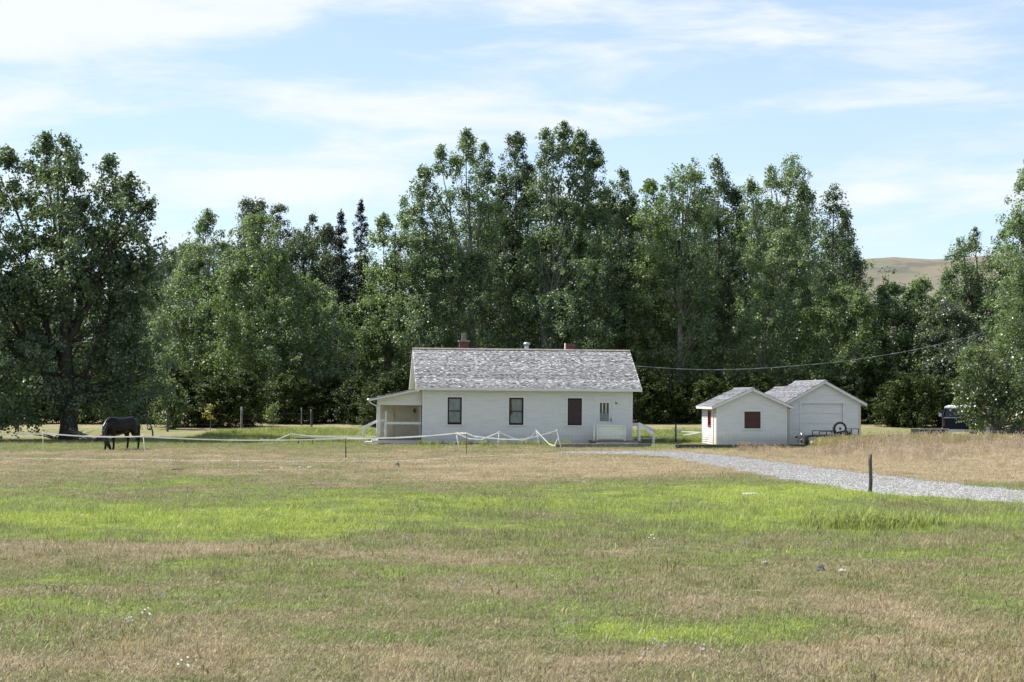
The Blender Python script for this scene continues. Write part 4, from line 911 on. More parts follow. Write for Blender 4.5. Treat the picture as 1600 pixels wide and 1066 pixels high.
# ------------------------------------------------------------------ horse
def skin_mesh(name, verts, edges, radii, matl, parent, sub=2, root=0):
    me = bpy.data.meshes.new(name); me.from_pydata(verts, edges, []); me.materials.append(matl)
    o = bpy.data.objects.new(name, me); COL.objects.link(o); o.parent = parent
    sk = o.modifiers.new('skin', 'SKIN'); sk.use_smooth_shade = True; sk.branch_smoothing = 0.6
    if not me.skin_vertices: me.skin_vertices.new()
    for i, d in enumerate(me.skin_vertices[0].data):
        d.radius = radii[i] if isinstance(radii[i], tuple) else (radii[i], radii[i]); d.use_root = (i == root)
    sb = o.modifiers.new('sub', 'SUBSURF'); sb.levels = sub; sb.render_levels = sub
    return o
def make_horse():
    Y = 80.5; x = WX(187, Y)
    H = empty('horse', (x, Y, g(x, Y))); H.rotation_euler.z = math.radians(180+52)
    tag(H, 'dark bay horse grazing with its head down beside the huge cottonwood', 'horse')
    b = MB()
    def limb(pts, n=12):
        """rings of (x, y, z, half width, half height) joined into one closed tube"""
        base = len(b.v)
        for i, (px_, py_, pz_, rw, rh) in enumerate(pts):
            p = Vector((px_, py_, pz_)); q0 = Vector(pts[max(i-1, 0)][:3]); q1 = Vector(pts[min(i+1, len(pts)-1)][:3]); d = (q1-q0).normalized()
            side = Vector((0, 1, 0)); side = (side-d*side.dot(d)).normalized(); up = side.cross(d)
            for k in range(n):
                a = 2*math.pi*k/n; b.v.append(tuple(p+side*(math.cos(a)*rw)+up*(math.sin(a)*rh)))
        for i in range(len(pts)-1):
            for k in range(n):
                a = base+i*n+k; e = base+i*n+(k+1) % n; b.f.append((a, e, e+n, a+n)); b.a.append(0)
        b.f.append(tuple(base+k for k in range(n))[::-1]); b.f.append(tuple(base+(len(pts)-1)*n+k for k in range(n))); b.a += [0, 0]
    limb([(-1.0, 0, 1.18, .10, .14), (-.93, 0, 1.20, .23, .27), (-.70, 0, 1.24, .31, .35), (-.40, 0, 1.20, .32, .36), (-.10, 0, 1.13, .35, .40), (.20, 0, 1.11, .35, .43), (.42, 0, 1.16, .31, .43), (.58, 0, 1.22, .22, .36), (.72, 0, 1.17, .20, .28), (.82, 0, 1.12, .12, .16)])
    limb([(.50, 0, 1.26, .14, .24), (.72, .02, 1.17, .15, .25), (.92, .10, 1.02, .11, .19), (1.06, .22, .82, .09, .155), (1.13, .34, .62, .08, .13), (1.14, .42, .50, .075, .11)])
    limb([(1.16, .40, .56, .05, .06), (1.14, .43, .47, .085, .12), (1.08, .46, .35, .085, .125), (1.00, .48, .22, .062, .085), (.95, .49, .12, .055, .07), (.93, .49, .06, .05, .05)])
    for s in (-1, 1):
        fx = -.06 if s > 0 else .14; hx = -.20 if s > 0 else .16; y = s*.17
        limb([(.50, y*.9, 1.10, .12, .19), (.52+fx*.2, y, .88, .10, .13), (.54+fx*.6, y, .66, .085, .105), (.55+fx, y, .48, .07, .075), (.55+fx, y, .40, .056, .06), (.55+fx, y, .22, .05, .054), (.555+fx, y, .15, .06, .062), (.58+fx, y, .08, .045, .05), (.60+fx, y, .05, .06, .07), (.61+fx, y, -.0, .065, .075)])
        limb([(-.66, y*.9, 1.16, .16, .26), (-.62+hx*.2, y, .94, .145, .21), (-.62+hx*.5, y, .76, .10, .14), (-.74+hx*.9, y, .60, .08, .10), (-.80+hx, y, .50, .068, .082), (-.78+hx, y, .38, .056, .062), (-.765+hx, y, .22, .052, .056), (-.755+hx, y, .15, .05, .054), (-.73+hx, y, .08, .047, .05), (-.71+hx, y, .05, .06, .07), (-.70+hx, y, -.0, .065, .075)])
    body = b.build('body', M['coat'], H, True)
    rm = body.modifiers.new('remesh', 'REMESH'); rm.mode = 'VOXEL'; rm.voxel_size = .022; rm.use_smooth_shade = True
    sm = body.modifiers.new('smooth', 'SMOOTH'); sm.factor = .5; sm.iterations = 5
    for s in (-1, 1):
        ear = MB(); ex_ = (1.17, .44+s*.05, .50); ear.lathe(ex_, (.5, .2+s*.3, .6), [(0, .03), (.06, .032), (.13, .004)], 8); ear.build('ear', M['coat'], H, True)
    r = np.random.default_rng(4); t = MB()
    for k in range(26):
        y = r.normal(0, .03); xx = -1.03+r.normal(0, .02)
        t.tube([(-.98, y*.5, 1.30), (xx-.08, y, 1.15), (xx-.06+r.normal(0, .02), y*1.4, .85), (xx-.02+r.normal(0, .03), y*1.8, .45+r.uniform(-.1, .1))], [.03, .03, .025, .006], 5)
    t.build('tail', M['mane'], H, True)
    t = MB(); crest = [Vector((.66, .02, 1.46)), Vector((.90, .06, 1.33)), Vector((1.13, .18, 1.02)), Vector((1.22, .36, .70)), Vector((1.20, .44, .54))]
    for k in range(46):
        f = k/46*4; a = int(f); p = crest[a].lerp(crest[a+1], f-a)-Vector((.05, 0, .05))
        t.tube([p, p+Vector((.03+r.normal(0, .02), .10, -.05)), p+Vector((0+r.normal(0, .03), .17+r.normal(0, .02), -.24-r.uniform(0, .1)))], [.025, .022, .005], 5)
    t.build('mane', M['mane'], H, True)
def coat_mat():
    m, t, b, out = mat('dark_bay_coat')
    tc = t.new('ShaderNodeTexCoord'); n = t.noise(tc.outputs['Object'], 3, 4, .6)
    t.L.new(t.mix(t.smooth(n, .3, .7), (.004, .003, .0035), (.008, .005, .005)), b.inputs['Base Color'])
    b.inputs['Roughness'].default_value = .27; b.inputs['Specular IOR Level'].default_value = .22
    return m
M['coat'] = coat_mat(); M['mane'] = plain('black_hair', (.010, .009, .010), .5, .3)
make_horse()

# ------------------------------------------------------------------ fences
def PP(px, py, Y): return Vector((WX(px, Y), Y, WZ(py, Y)))
def ribbon(mb, pts, sag=0.0, hw=.036, th=.006, seg=7):
    """flat fence tape through points, hanging between them"""
    out = []
    for a, b in zip(pts[:-1], pts[1:]):
        for k in range(seg):
            t = k/seg; p = a.lerp(b, t); p.z -= sag*4*t*(1-t)*(b-a).length; out.append(p)
    out.append(pts[-1])
    for i, (p, q) in enumerate(zip(out[:-1], out[1:])):
        d = (q-p).normalized(); n = d.cross(Vector((0, 0, 1))).normalized()*th/2; w0 = Vector((0, 0, hw*(1-.35*abs(math.sin(i*.9)))))
        mb.hexa([p-n-w0, q-n-w0, q+n-w0, p+n-w0, p-n+w0, q-n+w0, q+n+w0, p+n+w0])
def rod(parent, name, top, base, r_, m):
    b = MB(); base = Vector(base); base.z = g(base.x, base.y)-.06; top = Vector(top); b.tube([base, base.lerp(top, .5), top+(top-base).normalized()*.03], [r_, r_, r_*.9], 8)
    o = b.build(name, M[m], parent, True)
    i = MB(); i.tube([top-Vector((0, 0, .05)), top+Vector((0, 0, .03))], r_*1.8, 8); i.build('insulator', M['tape'], o, True); return o
def tape_fence():
    F = empty('tape_fence', (WX(67, 77), 77, 0)); tag(F, 'white tape fence on thin rods running past the horse to the house, partly collapsed', 'fence')
    Fi = Matrix.Translation(F.location).inverted()
    parts = []
    main = [PP(-150, 680, 80), PP(67, 677, 77), PP(224, 682, 73.5), PP(540, 685, 69), PP(713, 677, 75), PP(729, 677, 74)]
    for (a, b, s) in zip(main[:-1], main[1:], (.01, .012, .012, .010, .0)):
        t = MB(); ribbon(t, [a, b], s); parts.append(t.build('tape', M['tape']))
    t = MB(); ribbon(t, [PP(729, 677, 74), PP(741, 682, 76), PP(785, 686.5, 79), PP(812, 687, 80), PP(838, 682, 80), PP(870, 673, 80)], .0); parts.append(t.build('tape', M['tape']))
    t = MB(); ribbon(t, [PP(713, 677, 75), PP(733, 685.5, 79), PP(752, 687, 82), PP(780, 675.5, 84), PP(800, 684, 84), PP(815, 688.5, 84), PP(827, 685, 84), PP(838, 673.5, 84), PP(850, 686, 82), PP(858, 694, 81), PP(866, 696.5, 80.5), PP(871, 686, 80), PP(870, 673, 80)], 0); parts.append(t.build('tape', M['tape']))
    for (px, pt, pb, bx, Y, nm, m, r_) in ((67, 677, 708, 67.5, 77, 'rod_post', 'rod', .016), (224, 681, 713, 227, 73.5, 'rod_post', 'rod', .02), (540, 684, 718, 540.5, 69, 'iron_post', 'rust', .022), (729, 677, 713, 729, 74, 'iron_post', 'rust', .014),
                                   (713, 677, 700, 719, 75, 'rod_post', 'rod', .02), (780, 675, 699, 777, 84, 'rod_post', 'rod', .02), (838, 673, 698, 844, 84, 'rod_post', 'rod', .02), (870, 672.5, 704, 878, 80, 'rod_post', 'rod', .022)):
        top = PP(px, pt, Y); base = PP(bx, pb, Y); parts.append(rod(None, nm, top, base, r_, m))
    for o in parts: o.parent = F; o.matrix_parent_inverse = Fi
    F2 = empty('tape_fence', (WX(454, 92), 92, 0)); tag(F2, 'slack second line of white tape in the green grass by the porch steps', 'fence'); Fi = Matrix.Translation(F2.location).inverted(); parts = []
    t = MB(); ribbon(t, [PP(407, 686, 90), PP(415, 687.5, 90), PP(432, 687.5, 91), PP(454, 678, 92), PP(486, 682, 92), PP(566, 684.5, 92)], 0); parts.append(t.build('tape', M['tape']))
    t = MB(); ribbon(t, [PP(454, 678, 92), PP(486, 681.3, 95), PP(592, 682, 97)], 0); parts.append(t.build('tape', M['tape']))
    for (px, pt, bx, Y) in ((454, 677.5, 449, 92), (566, 684, 566, 92)): parts.append(rod(None, 'rod_post', PP(px, pt, Y), PP(bx, 695, Y), .016, 'rust'))
    for o in parts: o.parent = F2; o.matrix_parent_inverse = Fi
    F3 = empty('tape_fence', (WX(1056, 93), 93, 0)); tag(F3, 'white tape fence strung between the house steps and the small shed', 'fence'); Fi = Matrix.Translation(F3.location).inverted(); parts = []
    t = MB(); ribbon(t, [PP(985, 685, 93), PP(1028, 685, 93), PP(1056, 681.5, 93), PP(1098, 675, 90.5)], .004); parts.append(t.build('tape', M['tape']))
    t = MB(); ribbon(t, [PP(1056, 673.5, 93), PP(1098, 675.5, 90.5)], .006); parts.append(t.build('tape', M['tape']))
    b = MB(); x = WX(1056, 93); b.tube([(x, 93, -.1), (x, 93, 1.0)], [.05, .045], 8); parts.append(b.build('post', M['darkwood'], None, True))
    for o in parts: o.parent = F3; o.matrix_parent_inverse = Fi
tape_fence()

def rough_post(mb, x, y, z0, h, r_, lean=0.0, seed=0):
    r = np.random.default_rng(seed); pts = [(x+lean*t*h+r.normal(0, .006), y+r.normal(0, .006), z0+t*h) for t in np.linspace(0, 1, 7)]
    mb.tube(pts, list(r_*(1-.12*np.linspace(0, 1, 7))*r.uniform(.93, 1.07, 7)), 9)
def rear_fence():
    Y = 109.0; F = empty('post_and_wire_fence', (WX(262, Y), Y, g(WX(262, Y), Y))); tag(F, 'weathered wooden post and wire fence running along the hedge', 'fence'); Fi = Matrix.Translation(F.location).inverted(); parts = []
    pts = []
    for k, (px, top, dY) in enumerate(((-190, 652, 0), (-70, 652, 0), (28, 653, 0), (262, 645, 0), (377, 636, 0), (487, 640, -4), (640, 643, 3))):
        y = Y+dY; x = WX(px, y); z0 = g(x, y)-.3; h = WZ(top, y)-z0; b = MB(); rough_post(b, x, y, z0, h, .075, (-1)**k*.015, k); parts.append(b.build('post', M['darkwood'] if k % 2 else M['oldwood'], None, True)); pts.append(Vector((x, y, g(x, y))))
    for hz in (.45, .8, 1.1):
        w = MB(); w.tube([p+Vector((0, -.08, hz)) for p in pts], .0025, 5); parts.append(w.build('wire', M['rust'], None))
    for o in parts: o.parent = F; o.matrix_parent_inverse = Fi
rear_fence()
def lone_post(name, label, px, py0, py1, r_, m, seed, z=0):
    Y = GY(py1, z); x = WX(px, Y); h = WZ(py0, Y)-g(x, Y); b = MB(); rough_post(b, 0, 0, -.15, h+.15, r_, .004, seed)
    o = b.build(name, M[m], None, True); o.location = (x, Y, g(x, Y)); tag(o, label, 'post'); return o
lone_post('fence_post', 'single dark wooden post standing at the edge of the gravel drive', 1360, 710, 770, .052, 'darkwood', 9)
o = lone_post('fence_post', 'slender bare pole beside the dark fence post near the green hump', 471, 637, 683, .035, 'oldwood', 12)

# ------------------------------------------------------------------ overhead cable and its pole
Yc = 96.0; xh = WX(985, 95); cb = MB()
pA = Vector((WX(992, 95.5), 95.5, WZ(573, 95.5))); pts = []
ctl = [(992, 572), (1060, 577), (1130, 578.5), (1220, 574), (1320, 565), (1420, 549), (1500, 531), (1570, 511), (1680, 470)]
cp_x = np.array([c[0] for c in ctl]); cp_y = np.array([c[1] for c in ctl])
pts = [Vector((WX(px, 95.5), 95.5, WZ(np.interp(px, cp_x, cp_y), 95.5))) for px in np.linspace(992, 1680, 60)]
pts2 = [p.copy() for p in pts]
for _ in range(6):
    for i in range(1, len(pts2)-1): pts2[i].z = (pts2[i-1].z+2*pts2[i].z+pts2[i+1].z)/4
cb.tube(pts2, .009, 6)
for ph in (0, math.pi):
    cb.tube([p+Vector((0, .016*math.cos(i*1.2+ph), .016*math.sin(i*1.2+ph))) for i, p in enumerate(pts2)], .007, 5)
tag(cb.build('overhead_cable', M['cable']), 'pale twisted overhead cable sagging from the house gable across to the willow', 'cable')
pole = empty('utility_pole', (WX(1682, 95.6), 95.6, 0)); tag(pole, 'wooden utility pole carrying the cable beyond the willow', 'pole')
b = MB(); rough_post(b, 0, 0, -.4, 9.0, .13, 0, 77); b.build('shaft', M['oldwood'], pole, True)
b = MB(); b.box(-.7, .7, -.20, -.12, 8.0, 8.12); b.build('crossarm', M['oldwood'], pole)

# ------------------------------------------------------------------ trailers and truck
def wheel(parent, c, axis, R, W, nm='wheel', rim='rim'):
    b = MB(); b.lathe(Vector(c)-Vector(axis)*W/2, axis, [(0, R*.72), (.0, R*.93), (W*.12, R), (W*.3, R*1.0), (W*.32, R*.985), (W*.36, R*.985), (W*.38, R), (W*.62, R), (W*.64, R*.985), (W*.68, R*.985), (W*.7, R), (W*.88, R), (W, R*.93), (W, R*.72)], 26)
    t = b.build(nm, M['rubber'], parent, True)
    for s in (1, -1):
        b = MB(); a = Vector(axis)*s; b.lathe(Vector(c)+a*(W/2+.002), a, [(0, R*.68), (.016, R*.67), (.018, R*.60), (.006, R*.55), (.008, R*.30), (.020, R*.26)], 22); b.build('rim', M[rim], t)
        b = MB(); b.lathe(Vector(c)+a*(W/2+.02), a, [(0, R*.18), (.02, R*.18), (.04, R*.1)], 12); b.build('hub', M['steel'], t)
    return t
def make_trailer():
    Y = 86.0; X = WX(1310, Y); z = g(X, Y)
    T = empty('utility_trailer', (X, Y, z), math.radians(4)); tag(T, 'low black utility trailer parked before the garage with its spare wheel upright', 'trailer')
    f = MB(); zf = .48
    for y in (-.05, 1.35): f.box(-.98, 1.0, y-.03, y+.03, zf-.05, zf+.05)
    for x in np.linspace(-.95, .97, 5): f.box(x-.025, x+.025, -.02, 1.32, zf-.04, zf+.04)
    f.bar((-.95, .1, zf), (-1.95, .62, zf-.06), .06, .08); f.bar((-.95, 1.2, zf), (-1.95, .68, zf-.06), .06, .08)
    f.build('frame', M['steel'], T)
    d = MB(); d.box(-.95, .97, .0, 1.3, zf+.052, zf+.085); d.build('deck', M['darkwood'], T)
    r = MB()
    for (x0, x1, zt, ys) in ((-.98, -.25, .72, -.05), (.30, 1.0, .86, -.05), (-.98, 1.0, .74, 1.35)):
        r.box(x0, x1, ys-.02, ys+.02, zt-.035, zt)
        for x in (x0, (x0+x1)/2, x1): r.box(x-.02, x+.02, ys-.019, ys+.019, zf+.05, zt-.036)
    r.build('side_rails', M['steel'], T)
    wheel(T, (.2, -.25, .31), (0, 1, 0), .31, .18); wheel(T, (.2, 1.55, .31), (0, 1, 0), .31, .18)
    fd = MB(); fd.tube([(-.22, -.25, .45), (-.12, -.25, .62), (.2, -.25, .68), (.52, -.25, .62), (.62, -.25, .45)], [.10]*5, 6, flat=.2) ; fd.build('fender', M['steel'], T)
    wheel(T, (0.02, -.16, .86), (0, 1, 0), .345, .16, 'spare_wheel')
    b = MB(); b.box(-.04, .08, -.08, -.0, .5, .95); b.build('spare_bracket', M['steel'], T)
    h = MB(); h.lathe((-1.98, .65, .36), (0, 0, 1), [(0, .06), (.1, .07), (.14, .03)], 10); h.build('coupling', M['steel'], T, True)
    j = MB(); j.tube([(-1.7, .65, .0), (-1.7, .65, .62)], .03, 8); j.build('jack', M['galv'], T, True)
    # loose tyre leaning by the tongue
    L = empty('loose_wheel', (WX(1255, 85), 85, g(WX(1255, 85), 85)), math.radians(-52)); tag(L, 'dark loose wheel standing by the trailer tongue before the garage', 'wheel')
    wheel(L, (0, 0, .30), (0, 1, 0), .30, .24, 'tyre', 'galvdark')
    bj = MB(); bj.tube([(-.36, -.02, .02), (-.2, -.16, .05), (.1, -.2, .05)], .045, 8); bj.build('chock', M['darkwood'], L, True)
    q = empty('plastic_jug', (WX(1271, 85), 85, g(WX(1271, 85), 85)-.0)); tag(q, 'small white plastic jug lying beside the trailer tongue', 'jug')
    b = MB(); b.lathe((-.12, 0, .16), (1, .2, 0), [(0, .08), (.03, .10), (.22, .10), (.30, .04), (.33, .03)], 14); b.build('body', M['whiteplastic'], q, True)
    b = MB(); b.tube([(.06, .02, .24), (.10, .03, .31), (.17, .04, .26)], .014, 6); b.build('handle', M['whiteplastic'], q, True)
    b = MB(); b.lathe((.20, .06, .16), (1, .2, 0), [(0, .035), (.03, .035)], 10); b.build('cap', M['steel'], q)
M['galvdark'] = plain('dull_grey_steel', (.10, .105, .11), .6, .25, metal=.2)
make_trailer()
def make_truck():
    Y = 99.0; X = WX(1483, Y)+.62; z = g(X, Y)
    T = empty('pickup_truck', (X, Y, z), math.radians(-13)); tag(T, 'old navy pickup truck with a cab roof coloured pale as sun glare, half hidden by the willow', 'truck')
    Wt = 1.86; xl, xr = -Wt/2, Wt/2
    b = MB()   # bed sides and tailgate, seen from the rear
    for s in (-1, 1):
        xo = s*Wt/2
        prof = [(0.0, .45), (0.0, 1.22), (2.0, 1.24), (2.0, .45), (1.65, .45), (1.5, .72), (1.1, .80), (.7, .72), (.55, .45)]
        q = [(xo, y, zz) for y, zz in prof]; qi = [(xo-s*.10, y, zz) for y, zz in prof]
        b.poly(q if s > 0 else q[::-1]); b.poly(qi[::-1] if s > 0 else qi)
        for i in range(len(prof)): j = (i+1) % len(prof); b.poly([q[i], q[j], qi[j], qi[i]])
    b.box(xl+.1, xr-.1, .05, 2.0, .60, .66); body = b.build('bed', M['navy'], T)
    t = MB(); t.box(xl+.105, xr-.105, -.02, .045, .62, 1.20); tg = t.build('tailgate', M['navy'], T)
    k = MB(); k.box(xl+.02, xr-.02, -.03, .05, 1.245, 1.275); k.build('top_rail', M['chrome'], tg)
    k = MB(); k.box(-.12, .12, -.045, -.022, 1.0, 1.08); k.build('handle', M['chrome'], tg)
    for s in (-1, 1):
        l = MB(); l.box(s*(Wt/2-.05)-.045, s*(Wt/2-.05)+.045, -.03, -.002, .80, 1.10); l.build('tail_light', M['redframe'], T)
    k = MB(); k.box(xl-.02, xr+.02, -.16, -.05, .45, .60); k.build('bumper', M['chrome'], T)
    c = MB()  # cab: lower box, pillars, roof
    c.box(xl, xr, 2.03, 3.75, .45, 1.24)
    def ring(y0, y1, zz, inx): return [(xl+inx, y0, zz), (xr-inx, y0, zz), (xr-inx, y1, zz), (xl+inx, y1, zz)]
    lo = ring(2.05, 3.70, 1.242, .02); hi = ring(2.18, 3.25, 1.80, .16)
    for i in range(4):
        j = (i+1) % 4; A, B_, C, D_ = [Vector(p) for p in (lo[i], lo[j], hi[j], hi[i])]
        for (p, q2) in ((A, D_), (B_, C)): c.bar(p, q2, .09, .09)
    c.build('cab', M['navy'], T)
    rf = MB(); r0 = ring(2.14, 3.30, 1.80, .12); r1 = ring(2.18, 3.26, 1.90, .17); r2 = ring(2.35, 3.1, 1.97, .38); v0 = len(rf.v)
    for rr in (r0, r1, r2): rf.v += rr
    for a in range(2):
        for i in range(4): j = (i+1) % 4; rf.f.append((a*4+i, a*4+j, a*4+4+j, a*4+4+i)); rf.a.append(0)
    rf.f.append((8, 9, 10, 11)); rf.f.append((3, 2, 1, 0)); rf.a += [0, 0]; rf.build('cab_roof', M['rim'], T)  # roof coloured white: sun glare on the cab put into its paint
    for i in range(4):
        j = (i+1) % 4; w = MB(); A, B_, C, D_ = [Vector(p) for p in (lo[i], lo[j], hi[j], hi[i])]; m_ = (A+B_+C+D_)/4
        w.poly([m_+(p-m_)*.90 for p in (A, B_, C, D_)]); w.build('window', M['tintglass'], T)
    h = MB(); h.box(xl+.03, xr-.03, 3.77, 4.9, .45, 1.12); h.build('bonnet', M['navy'], T)
    for (x, y) in ((xl+.12, 1.1), (xr-.12, 1.1), (xl+.12, 4.2), (xr-.12, 4.2)): wheel(T, (x, y, .36), (1, 0, 0), .36, .22)
    for s in (-1, 1):
        mr = MB(); mr.box(s*(Wt/2+.12)-.08, s*(Wt/2+.12)+.08, 3.28, 3.34, 1.30, 1.5); mr.bar((s*Wt/2, 3.31, 1.27), (s*(Wt/2+.12), 3.31, 1.34), .03, .03); mr.build('mirror', M['chrome'], T)
M['tintglass'] = plain('dark_tinted_glass', (.02, .03, .05), .08, .1, spec=.6)
make_truck()
def make_box_trailer():
    Y = 90.0; X = WX(1459, Y); z = g(X, Y); T = empty('stock_trailer_box', (X, Y, z), math.radians(3)); tag(T, 'low dark open trailer box beside the navy truck', 'trailer')
    b = MB(); w = .77; 
    b.box(-w, w, 0, .05, .42, .80); b.box(-w, w, 1.5, 1.55, .42, .80); b.box(-w, -w+.05, .052, 1.498, .42, .80); b.box(w-.05, w, .052, 1.498, .42, .80); b.box(-w+.05, w-.05, .05, 1.5, .42, .47); b.build('box', M['steel'], T)
    for x in (-w-.003, -.25, .27, w-.045):
        p = MB(); p.box(x, x+.05, -.03, -.002, .40, .82); p.build('stake', M['oldwood'], T)
    p = MB(); p.box(-w-.02, w+.02, -.04, .06, .802, .83); p.build('top_rail', M['galv'], T)
    for x in (-w-.14, w+.14): wheel(T, (x, .8, .30), (1, 0, 0), .30, .18)
    f = MB(); f.box(-.5, .5, .1, 1.4, .34, .418); f.bar((0, 1.5, .38), (0, 2.4, .38), .08, .08); f.build('chassis', M['steel'], T)
    B_ = empty('white_bucket', (WX(1480, 88.5), 88.5, g(WX(1480, 88.5), 88.5))); tag(B_, 'white plastic bucket in the dry grass before the navy truck', 'bucket')
    q = MB(); q.lathe((0, 0, 0), (0, 0, 1), [(0, .12), (.28, .145), (.30, .155), (.33, .155), (.33, .14), (.05, .11)], 18); q.build('pail', M['whiteplastic'], B_, True)
    q = MB(); q.tube([(-.15, 0, .3), (-.12, -.02, .42), (0, -.03, .48), (.12, -.02, .42), (.15, 0, .3)], .006, 6); q.build('handle', M['galv'], B_)
make_box_trailer()
def make_flatbed():
    Y = 88.0; X = WX(1550, Y); z = g(X, Y); T = empty('flatbed_trailer', (X, Y, z), math.radians(2)); tag(T, 'black flatbed trailer with a long pale side rail beneath the willow', 'trailer')
    b = MB(); b.box(.1, 5.2, .0, 2.0, .52, .62); b.box(.1, 5.2, .0, .10, .62, .80); b.box(.1, 5.2, 1.9, 2.0, .62, .80); b.box(.1, .2, .1, 1.9, .62, .80); b.build('bed', M['steel'], T)
    b = MB(); b.box(.12, 5.2, -.07, -.004, .44, .56); b.build('side_rail', M['rim'], T)
    b = MB(); b.box(.28, .33, -.10, -.072, .50, .74); b.build('marker', M['orange'], T)
    b = MB(); b.box(-.14, .09, -.02, .5, .66, .95); b.build('tool_box', M['galvdark'], T)
    for x in (1.9, 2.75): wheel(T, (x, -.2, .33), (0, 1, 0), .33, .2); wheel(T, (x, 2.2, .33), (0, 1, 0), .33, .2)
    b = MB(); b.bar((.1, .4, .5), (-1.2, 1.0, .45), .1, .12); b.bar((.1, 1.6, .5), (-1.2, 1.05, .45), .1, .12); b.build('drawbar', M['steel'], T)
    b = MB(); b.tube([(-.05, .0, 0), (-.05, .0, .5)], .07, 10); b.lathe((-.05, .0, .0), (0, 0, 1), [(0, .14), (.04, .14)], 12); b.build('support_leg', M['galvdark'], T, True)
make_flatbed()

# ------------------------------------------------------------------ small things in the field
def rock(label, px, py, w, h, m, seed, name='rock', cat='rock', z=None):
    Y = GY(py); x = WX(px, Y); r = np.random.default_rng(seed); sc = Y/FPX
    import bmesh
    bm = bmesh.new(); bmesh.ops.create_icosphere(bm, subdivisions=2, radius=1)
    ph = r.uniform(0, 6.28, 6)
    for v in bm.verts:
        k = 1+.16*math.sin(3*v.co.x+ph[0])+.14*math.sin(4*v.co.y+ph[1]+v.co.z*2)+.1*math.sin(7*v.co.z+ph[2]); v.co = Vector((v.co.x*w*.5*sc*k, v.co.y*w*.42*sc*k, v.co.z*h*.62*sc*k+h*.42*sc))
    me = bpy.data.meshes.new(name); bm.to_mesh(me); bm.free(); me.materials.append(M[m]); o = link(name, me); o.location = (x, Y, g(x, Y)-.01); o.rotation_euler.z = r.uniform(0, 6); tag(o, label, cat); return o
rock('dark angular rock in the mown grass, larger of the three stones', 1283, 894, 15, 12, 'rockdark', 1)
rock('small pale rounded rock standing apart from the dark angular rock', 1196, 884, 11, 9, 'rockpale', 2)
rock('flat pale rock close beside the dark angular rock', 1317, 896, 14, 8, 'rockpale', 3)
rock('low pale slab in the bright green grass near the drive', 1170, 773, 32, 4, 'rockpale', 4, 'stone_slab')
for k, (px, py, w, lb) in enumerate(((373, 730.5, 6, 'tiny pale stone at the far end of the stone row by the footpath'), (420, 737, 7, 'pale stone lying out of line with the stone row by the footpath'), (441, 733.5, 8, 'pale stone between the tiny one and the flat pair by the footpath'), (469, 732.5, 7, 'small pale stone next to the broad flat stone by the footpath'), (484, 732.5, 10, 'broad flat pale stone at the end of the stone row by the footpath'), (621, 730, 8, 'dark round stone beside the footpath before the porch'))):
    rock(lb, px, py, w, 4 if k < 5 else 6, 'rockpale' if k < 5 else 'rockdark', 20+k)
rock('low mound of dug dark soil in the grass', 510, 758, 46, 5, 'soil', 41, 'soil_mound', 'mound')
rock('greyish bare soil lump in the grass near the soil mound', 276, 735, 30, 5, 'soil', 42, 'soil_mound', 'mound')
def branch_heap(name, label, px, py, Y, L, seed, n=9, up=.35):
    r = np.random.default_rng(seed); x = WX(px, Y); R = empty(name, (x, Y, g(x, Y))); tag(R, label, 'branches')
    for k in range(n):
        b = MB(); a = r.normal(0, .35)+(math.pi if r.uniform() < .35 else 0); l = L*r.uniform(.5, 1); st = Vector((r.normal(0, .15), r.normal(0, .3), .05)); en = st+Vector((math.cos(a)*l, math.sin(a)*l*.5, up*r.uniform(.1, 1.0)))
        m = (st+en)/2+Vector((0, 0, r.uniform(0, .15))); b.tube([st, m, en], [.05, .04, .015], 6)
        for _ in range(3):
            t = r.uniform(.4, .9); p = st.lerp(en, t); b.tube([p, p+Vector((r.normal(0, .3), r.normal(0, .2), r.uniform(.05, .3)))], [.02, .006], 5)
        b.build('branch', M['oldwood' if k % 3 else 'darkwood'], R, True)
branch_heap('fallen_branches', 'bare fallen branches beside the cottonwood trunk, away from the horse', 88, 672, 99, 1.6, 3, 6, .5)
branch_heap('fallen_branches', 'dark heap of fallen branches behind the horse by the trunk', 148, 672, 95.5, 1.5, 4, 16, .75)
b = MB(); x = WX(228, 100); b.tube([(0, 0, 1.5), (.22, 0, .95), (.38, 0, .45), (.42, 0, -.05)], [.03, .04, .045, .045], 7); o = b.build('bent_pole', M['darkwood'], None, True); o.location = (x, 100, g(x, 100)); tag(o, 'dark bent pole leaning in the ground behind the horse', 'pole')
def low_bench():
    Y = 91.0; x = WX(478, Y); B = empty('low_bench', (x, Y, g(x, Y)), .08); tag(B, 'low dark plank bench half sunk in the grass by the slack tape', 'bench')
    b = MB(); b.box(-.48, .46, -.14, .14, .27, .33); b.build('seat', M['darkwood'], B)
    for xx in (-.40, .38): b = MB(); b.hexa([(xx-.03, -.12, -.02), (xx+.03, -.12, -.02), (xx+.03, .12, -.02), (xx-.03, .12, -.02), (xx-.03-.05*np.sign(xx), -.12, .268), (xx+.03-.05*np.sign(xx), -.12, .268), (xx+.03-.05*np.sign(xx), .12, .268), (xx-.03-.05*np.sign(xx), .12, .268)]); b.build('leg', M['darkwood'], B)
low_bench()

